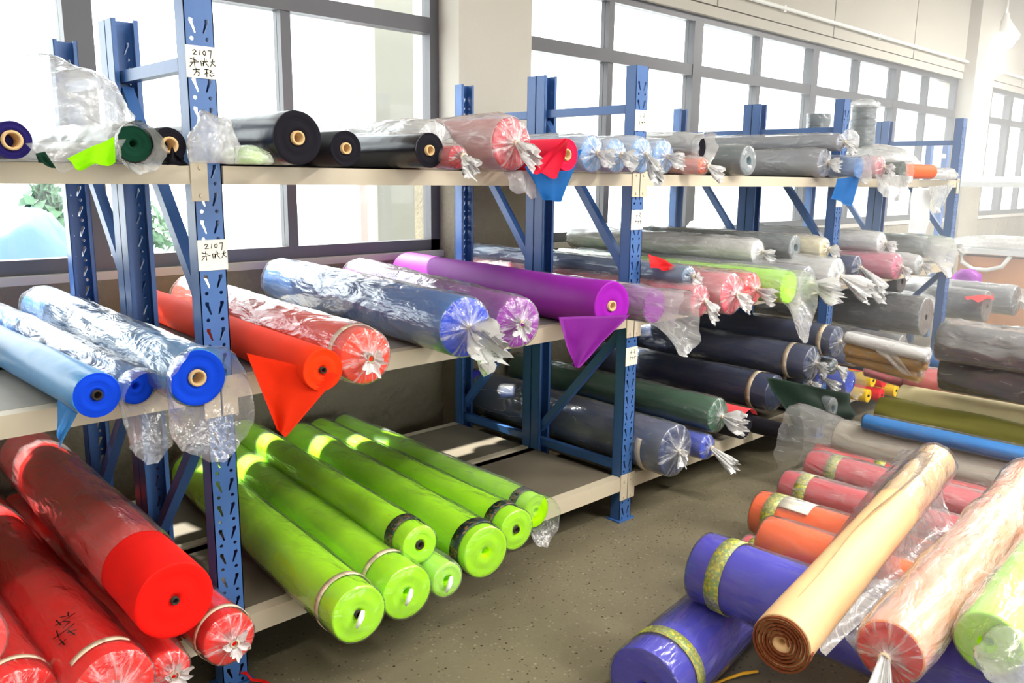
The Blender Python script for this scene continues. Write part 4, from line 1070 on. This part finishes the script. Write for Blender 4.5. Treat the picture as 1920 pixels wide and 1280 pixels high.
# white heap at the left of the top shelf, with cloth poking out
h = bundle('plastic_heap', 'big white crumpled plastic heap at the left end of the top shelf', 'plastic sheet', (-0.36, 0.06, TOP), (0.175, 0.22, 0.24), 4.2, M['white_bag'], 0.30)
sheet('skirt', '', '', [(-0.478, -0.170, 1.599), (-0.267, -0.170, 1.614), (-0.304, -0.200, 1.571), (-0.417, -0.200, 1.538)], M['white_bag'], 0.02, 2.0, 0.0, h)
sheet('cloth_corner', 'lime green cloth corner poking out under the white plastic heap', 'cloth', [(-0.409, -0.210, 1.568), (-0.299, -0.190, 1.619), (-0.315, -0.230, 1.559), (-0.390, -0.230, 1.543)], fabric('lime', 0.1), 0.012, 1.0)
sheet('cloth_corner', 'dark green cloth corner under the left of the white plastic heap', 'cloth', [(-0.471, -0.210, 1.576), (-0.452, -0.210, 1.581), (-0.435, -0.220, 1.543), (-0.469, -0.220, 1.558)], fabric('deep_green', 0.1), 0.006, 3.0)
bundle('plastic_bundle', 'white crumpled plastic bundle in front of the first post on the top shelf', 'plastic sheet', (-0.055, -0.17, TOP), (0.06, 0.045, 0.125), 1.7, M['white_bag'], 0.35)
t = bundle('cloth_packet', 'flat clear packet of lime cloth beside the fat black roll', 'packet', (0.055, -0.12, TOP), (0.07, 0.06, 0.05), 2.9, M['milky'], 0.2)
obj('lime_cloth', crumple((0.055, -0.12, TOP), (0.05, 0.045, 0.035), 5.0, 0.15, 3), fabric('lime', 0.1), t, True)
sheet('plastic_scrap', 'torn milky plastic scrap hanging below the top shelf beside the blue flap', 'plastic sheet', [(1.010, -0.100, 1.558), (1.133, -0.120, 1.567), (1.126, -0.140, 1.467), (1.032, -0.140, 1.486)], M['milky'], 0.02, 1.0)
sheet('red_cloth', 'bright red cloth scrap lying on the rolls past the second post', 'cloth', [(1.910, -0.050, 1.224), (1.989, -0.080, 1.199), (2.051, -0.140, 1.149), (1.886, -0.080, 1.166)], fabric('scarlet', 0.2), 0.015, 4.0)

# upright grey bales on the top shelf near the third post
def bale(label, x, y, r, n, hh, col, cap, dz=0.0):
    e = empty('fabric_bale', label, 'fabric bale', None, (x, y, TOP + dz))
    for i in range(n):
        bm = bmesh.new()
        prof = []
        z0 = i * hh
        seg = 28
        rows = []
        for zz, q in ((0, .9), (0.006, .985), (hh * .5, 1.0), (hh - 0.006, .985), (hh - .001, .9)):
            rows.append([bm.verts.new((r * q * math.cos(a) * (1 + .02 * nz(i, a, 1)), r * q * math.sin(a), z0 + zz)) for a in [2 * math.pi * k / seg for k in range(seg)]])
        for a, b in zip(rows[:-1], rows[1:]):
            for k in range(seg):
                bm.faces.new((a[k], a[(k + 1) % seg], b[(k + 1) % seg], b[k]))
        bm.faces.new(rows[0][::-1]); bm.faces.new(rows[-1])
        obj('cloth_coil', bm, fabric(col, 0.1), e, True)
    if cap:
        obj('plastic_cap', crumple((0, 0, n * hh - 0.02), (r * 1.25, r * 1.25, 0.06), 3.3, 0.3, 3), M['white_bag'], e, True)
    bm = bmesh.new()
    seg = 36
    rows = []
    for j in range(16):
        z = n * hh * j / 15
        rows.append([bm.verts.new(((r * 1.04 + .006 * nz(math.cos(a) * 2, math.sin(a) * 2, z * 12)) * math.cos(a), (r * 1.04 + .006 * nz(math.cos(a) * 2, math.sin(a) * 2, z * 12)) * math.sin(a), z)) for a in [2 * math.pi * k / seg for k in range(seg)]])
    for a, b in zip(rows[:-1], rows[1:]):
        for k in range(seg):
            bm.faces.new((a[k], a[(k + 1) % seg], b[(k + 1) % seg], b[k]))
    obj('plastic_film', bm, film_mat(.2), e, True)
    return e
bale('upright bale of grey cloth coils in plastic on the top shelf past the third post', 4.66, 0.3, 0.08, 6, 0.046, 'slate', True, 0.20)
bale('lower upright bale of grey cloth coils before the third post', 4.10, 0.33, 0.07, 5, 0.078, 'slate', False)
bundle('plastic_bag', 'large pale milky bag lying on the top shelf past the third post', 'bag', (4.75, 0.22, TOP), (0.36, 0.24, 0.22), 7.7, M['milky'], 0.16)
bundle('plastic_knot', 'white knotted plastic lump on the rolls at the third post, top shelf', 'plastic sheet', (3.62, -0.1, TOP + .16), (0.055, 0.05, 0.10), 8.1, M['white_bag'], 0.3)
bundle('plastic_bag', 'crumpled pale plastic around the short orange roll', 'bag', (5.18, -0.02, TOP), (0.28, 0.10, 0.085), 2.2, M['milky'], 0.3)
sheet('hanging_rag', 'pale rag hanging below the top shelf before the fourth post', 'cloth', [(4.627, -0.080, 1.507), (4.950, -0.080, 1.508), (4.832, -0.100, 1.208), (4.598, -0.100, 1.223)], M['white_cloth'], 0.02, 2.0)
sheet('hanging_plastic', 'milky plastic tail hanging beside the pale rag', 'plastic sheet', [(4.802, -0.100, 1.515), (5.295, -0.100, 1.534), (5.020, -0.120, 1.338), (4.923, -0.120, 1.347)], M['milky'], 0.02, 5.0)
sheet('hanging_plastic', 'milky plastic sheet drooping below the pink roll on the top shelf', 'plastic sheet', [(3.894, -0.140, 1.589), (4.452, -0.140, 1.580), (4.262, -0.160, 1.425), (3.962, -0.160, 1.465)], M['milky'], 0.025, 6.0)

# cloth over the dark rolls of the bottom shelf
sheet('hanging_cloth', 'dark green cloth draped from the navy rolls on the bottom shelf', 'cloth', [(2.853, -0.130, 0.549), (3.756, -0.170, 0.311), (3.707, -0.200, 0.157), (3.180, -0.170, 0.205)], fabric('forest_dark', 0.15), 0.045, 2.0)
sheet('plastic_sheet', 'dull clear plastic over the bundle of small bright rolls', 'plastic sheet', [(4.146, -0.040, 0.447), (4.576, -0.080, 0.342), (4.800, -0.120, 0.174), (4.270, -0.100, 0.321)], M['milky'], 0.02, 3.0)
sheet('plastic_sheet', 'white plastic scrap on the slim gold rolls', 'plastic sheet', [(3.200, -0.522, 0.707), (3.200, -0.623, 0.710), (3.150, -0.740, 0.613), (3.150, -0.683, 0.619)], M['white_bag'], 0.012, 3.0)

# loose plastic on the pile
tan = [o for o in bpy.data.objects if o.get('label', '').startswith('tan roll')][0]
inv = tan.matrix_world.inverted()
def tan_sheet(c, mat, rp, sd, sag=0.0):
    s = obj('plastic_film', cloth_patch([inv @ Vector(p) for p in c], 26, rp, sd, sag, 0.0008), mat, tan, True)
tan_sheet([(1.383, -1.195, 0.460), (2.125, -1.098, 0.560), (1.977, -1.269, 0.620), (0.737, -1.404, 0.580)], M['clear'], 0.014, 1.0)
tan_sheet([(0.901, -1.424, 0.500), (1.984, -1.299, 0.520), (1.831, -1.401, 0.440), (1.133, -1.450, 0.440)], M['clear'], 0.016, 4.0, 0.02)
tan_sheet([(0.776, -1.444, 0.500), (1.176, -1.385, 0.470), (1.327, -1.443, 0.440), (0.727, -1.491, 0.470)], M['milky'], 0.012, 6.0)
bm = bmesh.new()
tube(bm, [(0.674, -1.393, 0.585), (0.688, -1.386, 0.600), (0.692, -1.400, 0.605), (0.679, -1.416, 0.595), (0.667, -1.426, 0.585), (0.700, -1.437, 0.585)], 0.0035, 6)
obj('yellow_string', bm, M['yellow_string'], tan, True)
for i, (c, lab) in enumerate([(((1.835, -1.061, 0.400), (1.919, -1.266, 0.420), (1.433, -1.535, 0.430), (1.385, -1.329, 0.420)), 'crinkled clear plastic sheet spread over the orange rolls'),
                              (((0.930, -1.412, 0.470), (1.240, -1.417, 0.460), (1.129, -1.521, 0.440), (0.814, -1.522, 0.450)), 'clear plastic sheet between the tan roll and the tied orange roll')]):
    sheet('plastic_sheet', lab, 'plastic sheet', list(c), M['clear'], 0.022, 2.0 + i * 3, 0.0, None, 30)
bundle('plastic_bag', 'crumpled pinkish clear plastic at the near right corner of the pile', 'bag', (0.919, -1.816, 0.500), (0.09, 0.07, 0.09), 3.1, M['clear'], 0.3)

# things out in the yard, seen through the panes
M['tarp_blue'] = mat_basic('blue_tarpaulin', srgb(92, 124, 156), 0.6, bump=0.3, bscale=8)
M['tarp_grey'] = mat_basic('grey_tarpaulin', srgb(150, 156, 160), 0.6, bump=0.3, bscale=8)
bundle('tarpaulin_heap', 'pale blue covered heap outside the lower left window pane', 'heap', (0.75, 5.2, -0.2), (0.6, 0.5, 1.42), 3.0, M['tarp_blue'], 0.25)
bundle('tarpaulin_heap', 'pale grey covered heap in the yard behind the fat blue roll', 'heap', (3.0, 5.6, -0.2), (1.0, 0.5, 1.5), 6.0, M['tarp_grey'], 0.25)
# on the floor
bm = bmesh.new()
pts = [(0.009, 0.066, 0.004), (0.015, 0.021, 0.030), (0.027, -0.016, 0.035), (0.039, -0.025, 0.012), (0.066, -0.040, 0.004), (0.073, -0.070, 0.004)]
for a, b in zip(pts[:-1], pts[1:]):
    bar(bm, a, b, 0.012, 0.002)
tag(obj('red_ribbon', bm, fabric('red', .2)), 'curled red ribbon on the floor by the first post', 'ribbon')
bm = bmesh.new()
tube(bm, [(1.063, -0.995, 0.006), (1.134, -1.011, 0.006), (1.177, -1.041, 0.020), (1.237, -1.059, 0.010)], 0.005, 6)
tag(obj('yellow_rope', bm, M['yellow_string'], None, True), 'yellow rope on the floor under the tan roll', 'rope')

# white and charcoal clutter at the far end
bundle('plastic_bag', 'white plastic bag with pink showing on the charcoal rolls past the fourth post', 'bag', (6.890, 0.000, 0.507), (0.34, 0.22, 0.20), 1.4, M['milky'], 0.25)
bundle('plastic_bag', 'round white plastic bag behind the red cloth past the fourth post', 'bag', (8.768, 0.350, 0.284), (0.3, 0.2, 0.30), 5.4, M['white_bag'], 0.2)
sheet('red_cloth', 'red cloth lying on the white bag past the fourth post', 'cloth', [(5.595, -0.150, 0.725), (6.415, -0.100, 0.673), (6.045, -0.220, 0.668), (5.334, -0.250, 0.729)], fabric('scarlet', 0.2), 0.02, 4.0)
bundle('plastic_bag', 'purple tinted plastic bag beside the fourth post', 'bag', (6.891, 0.250, 0.619), (0.13, 0.12, 0.20), 9.4, fabric('purple', .3), 0.25)
bundle('plastic_bag', 'white plastic over the charcoal rolls before the fourth post', 'bag', (5.764, 0.350, 0.531), (0.42, 0.24, 0.16), 3.9, M['milky'], 0.2)

# cross rack at the far end of the hall with an orange plywood box under it
rk = empty('cross_rack', 'pale shelf unit with thin blue posts standing across the far end of the hall', 'rack', None, (7.65, 0, 0))
for z in (0.905, 1.51):
    obj('shelf_board', boxes((-0.2, 0.2, -2.2, 0.86, z, z + 0.045)), M['table_top'], rk)
for px_, py_ in ((-0.2, 0.89), (0.22, 0.89), (-0.2, -2.2), (0.22, -2.2)):
    obj('upright', boxes((px_ - .03, px_ + .03, py_ - .025, py_ + .025, 0, 1.9)), M['blue_steel'], rk)
obj('cross_tie', boxes((-0.17, 0.19, 0.875, 0.905, 1.78, 1.82)), M['table_top'], rk)
bx_ = empty('plywood_box', 'orange plywood box standing under the pale shelf unit', 'box', None, (7.68, -0.3, 0))
for a in (boxes((-0.16, -0.145, -1.1, 0.85, 0.0, 0.86)), boxes((0.145, 0.16, -1.1, 0.85, 0.0, 0.86)), boxes((-0.145, 0.145, 0.835, 0.85, 0, 0.86)), boxes((-0.145, 0.145, -1.1, -1.085, 0, 0.86))):
    obj('side_panel', a, M['plywood'], bx_)
obj('lid', boxes((-0.165, 0.165, -1.105, 0.855, 0.86, 0.875)), M['plywood'], bx_)
bm = bmesh.new()
tube(bm, [(7.48, 0.52, 0.905), (7.47, 0.50, 0.82), (7.46, 0.40, 0.76), (7.46, 0.28, 0.76), (7.47, 0.16, 0.80), (7.48, 0.10, 0.905)], 0.02, 10)
tag(obj('white_cable', bm, M['pipe'], None, True), 'thick white cable looped under the edge of the pale shelf unit', 'cable')
bundle('plastic_bag', 'thin white plastic spread on the upper board of the pale shelf unit', 'bag', (7.65, -0.1, 1.555), (0.2, 0.7, 0.06), 2.0, M['white_bag'], 0.3)
bundle('plastic_bag', 'heap of white bags on the lower board of the pale shelf unit', 'bag', (7.65, 0.1, 0.95), (0.2, 0.6, 0.12), 6.0, M['white_bag'], 0.3)

# bright lamp under the ceiling at the far end
lm = empty('hall_lamp', 'bright round lamp hanging high at the far end of the hall', 'lamp', None, (10.500, 1.306, 3.238))
bm = bmesh.new()
lathe(bm, [(0.0, 0.16, 0), (0.05, 0.17, 0), (0.16, 0.09, 0), (0.24, 0.04, 0), (0.30, 0.03, 0)], 28, 0)
bmesh.ops.rotate(bm, verts=bm.verts, cent=(0, 0, 0), matrix=Matrix.Rotation(math.pi / 2, 3, 'X'))
obj('lamp_shade', bm, M['pipe'], lm, True)
me_, nt_, N_, L_, p_ = new_mat('lamp_glow')
p_.inputs['Emission Color'].default_value = (1, 0.98, 0.94, 1); p_.inputs['Emission Strength'].default_value = 30
bm = bmesh.new(); bmesh.ops.create_uvsphere(bm, u_segments=20, v_segments=12, radius=0.13)
obj('bulb', bm, me_, lm, True)
bm = bmesh.new(); tube(bm, [(0, 0, 0.3), (0, 0, 4.2 - lm.location.z)], 0.01, 6)
obj('cord', bm, M['pipe'], lm)
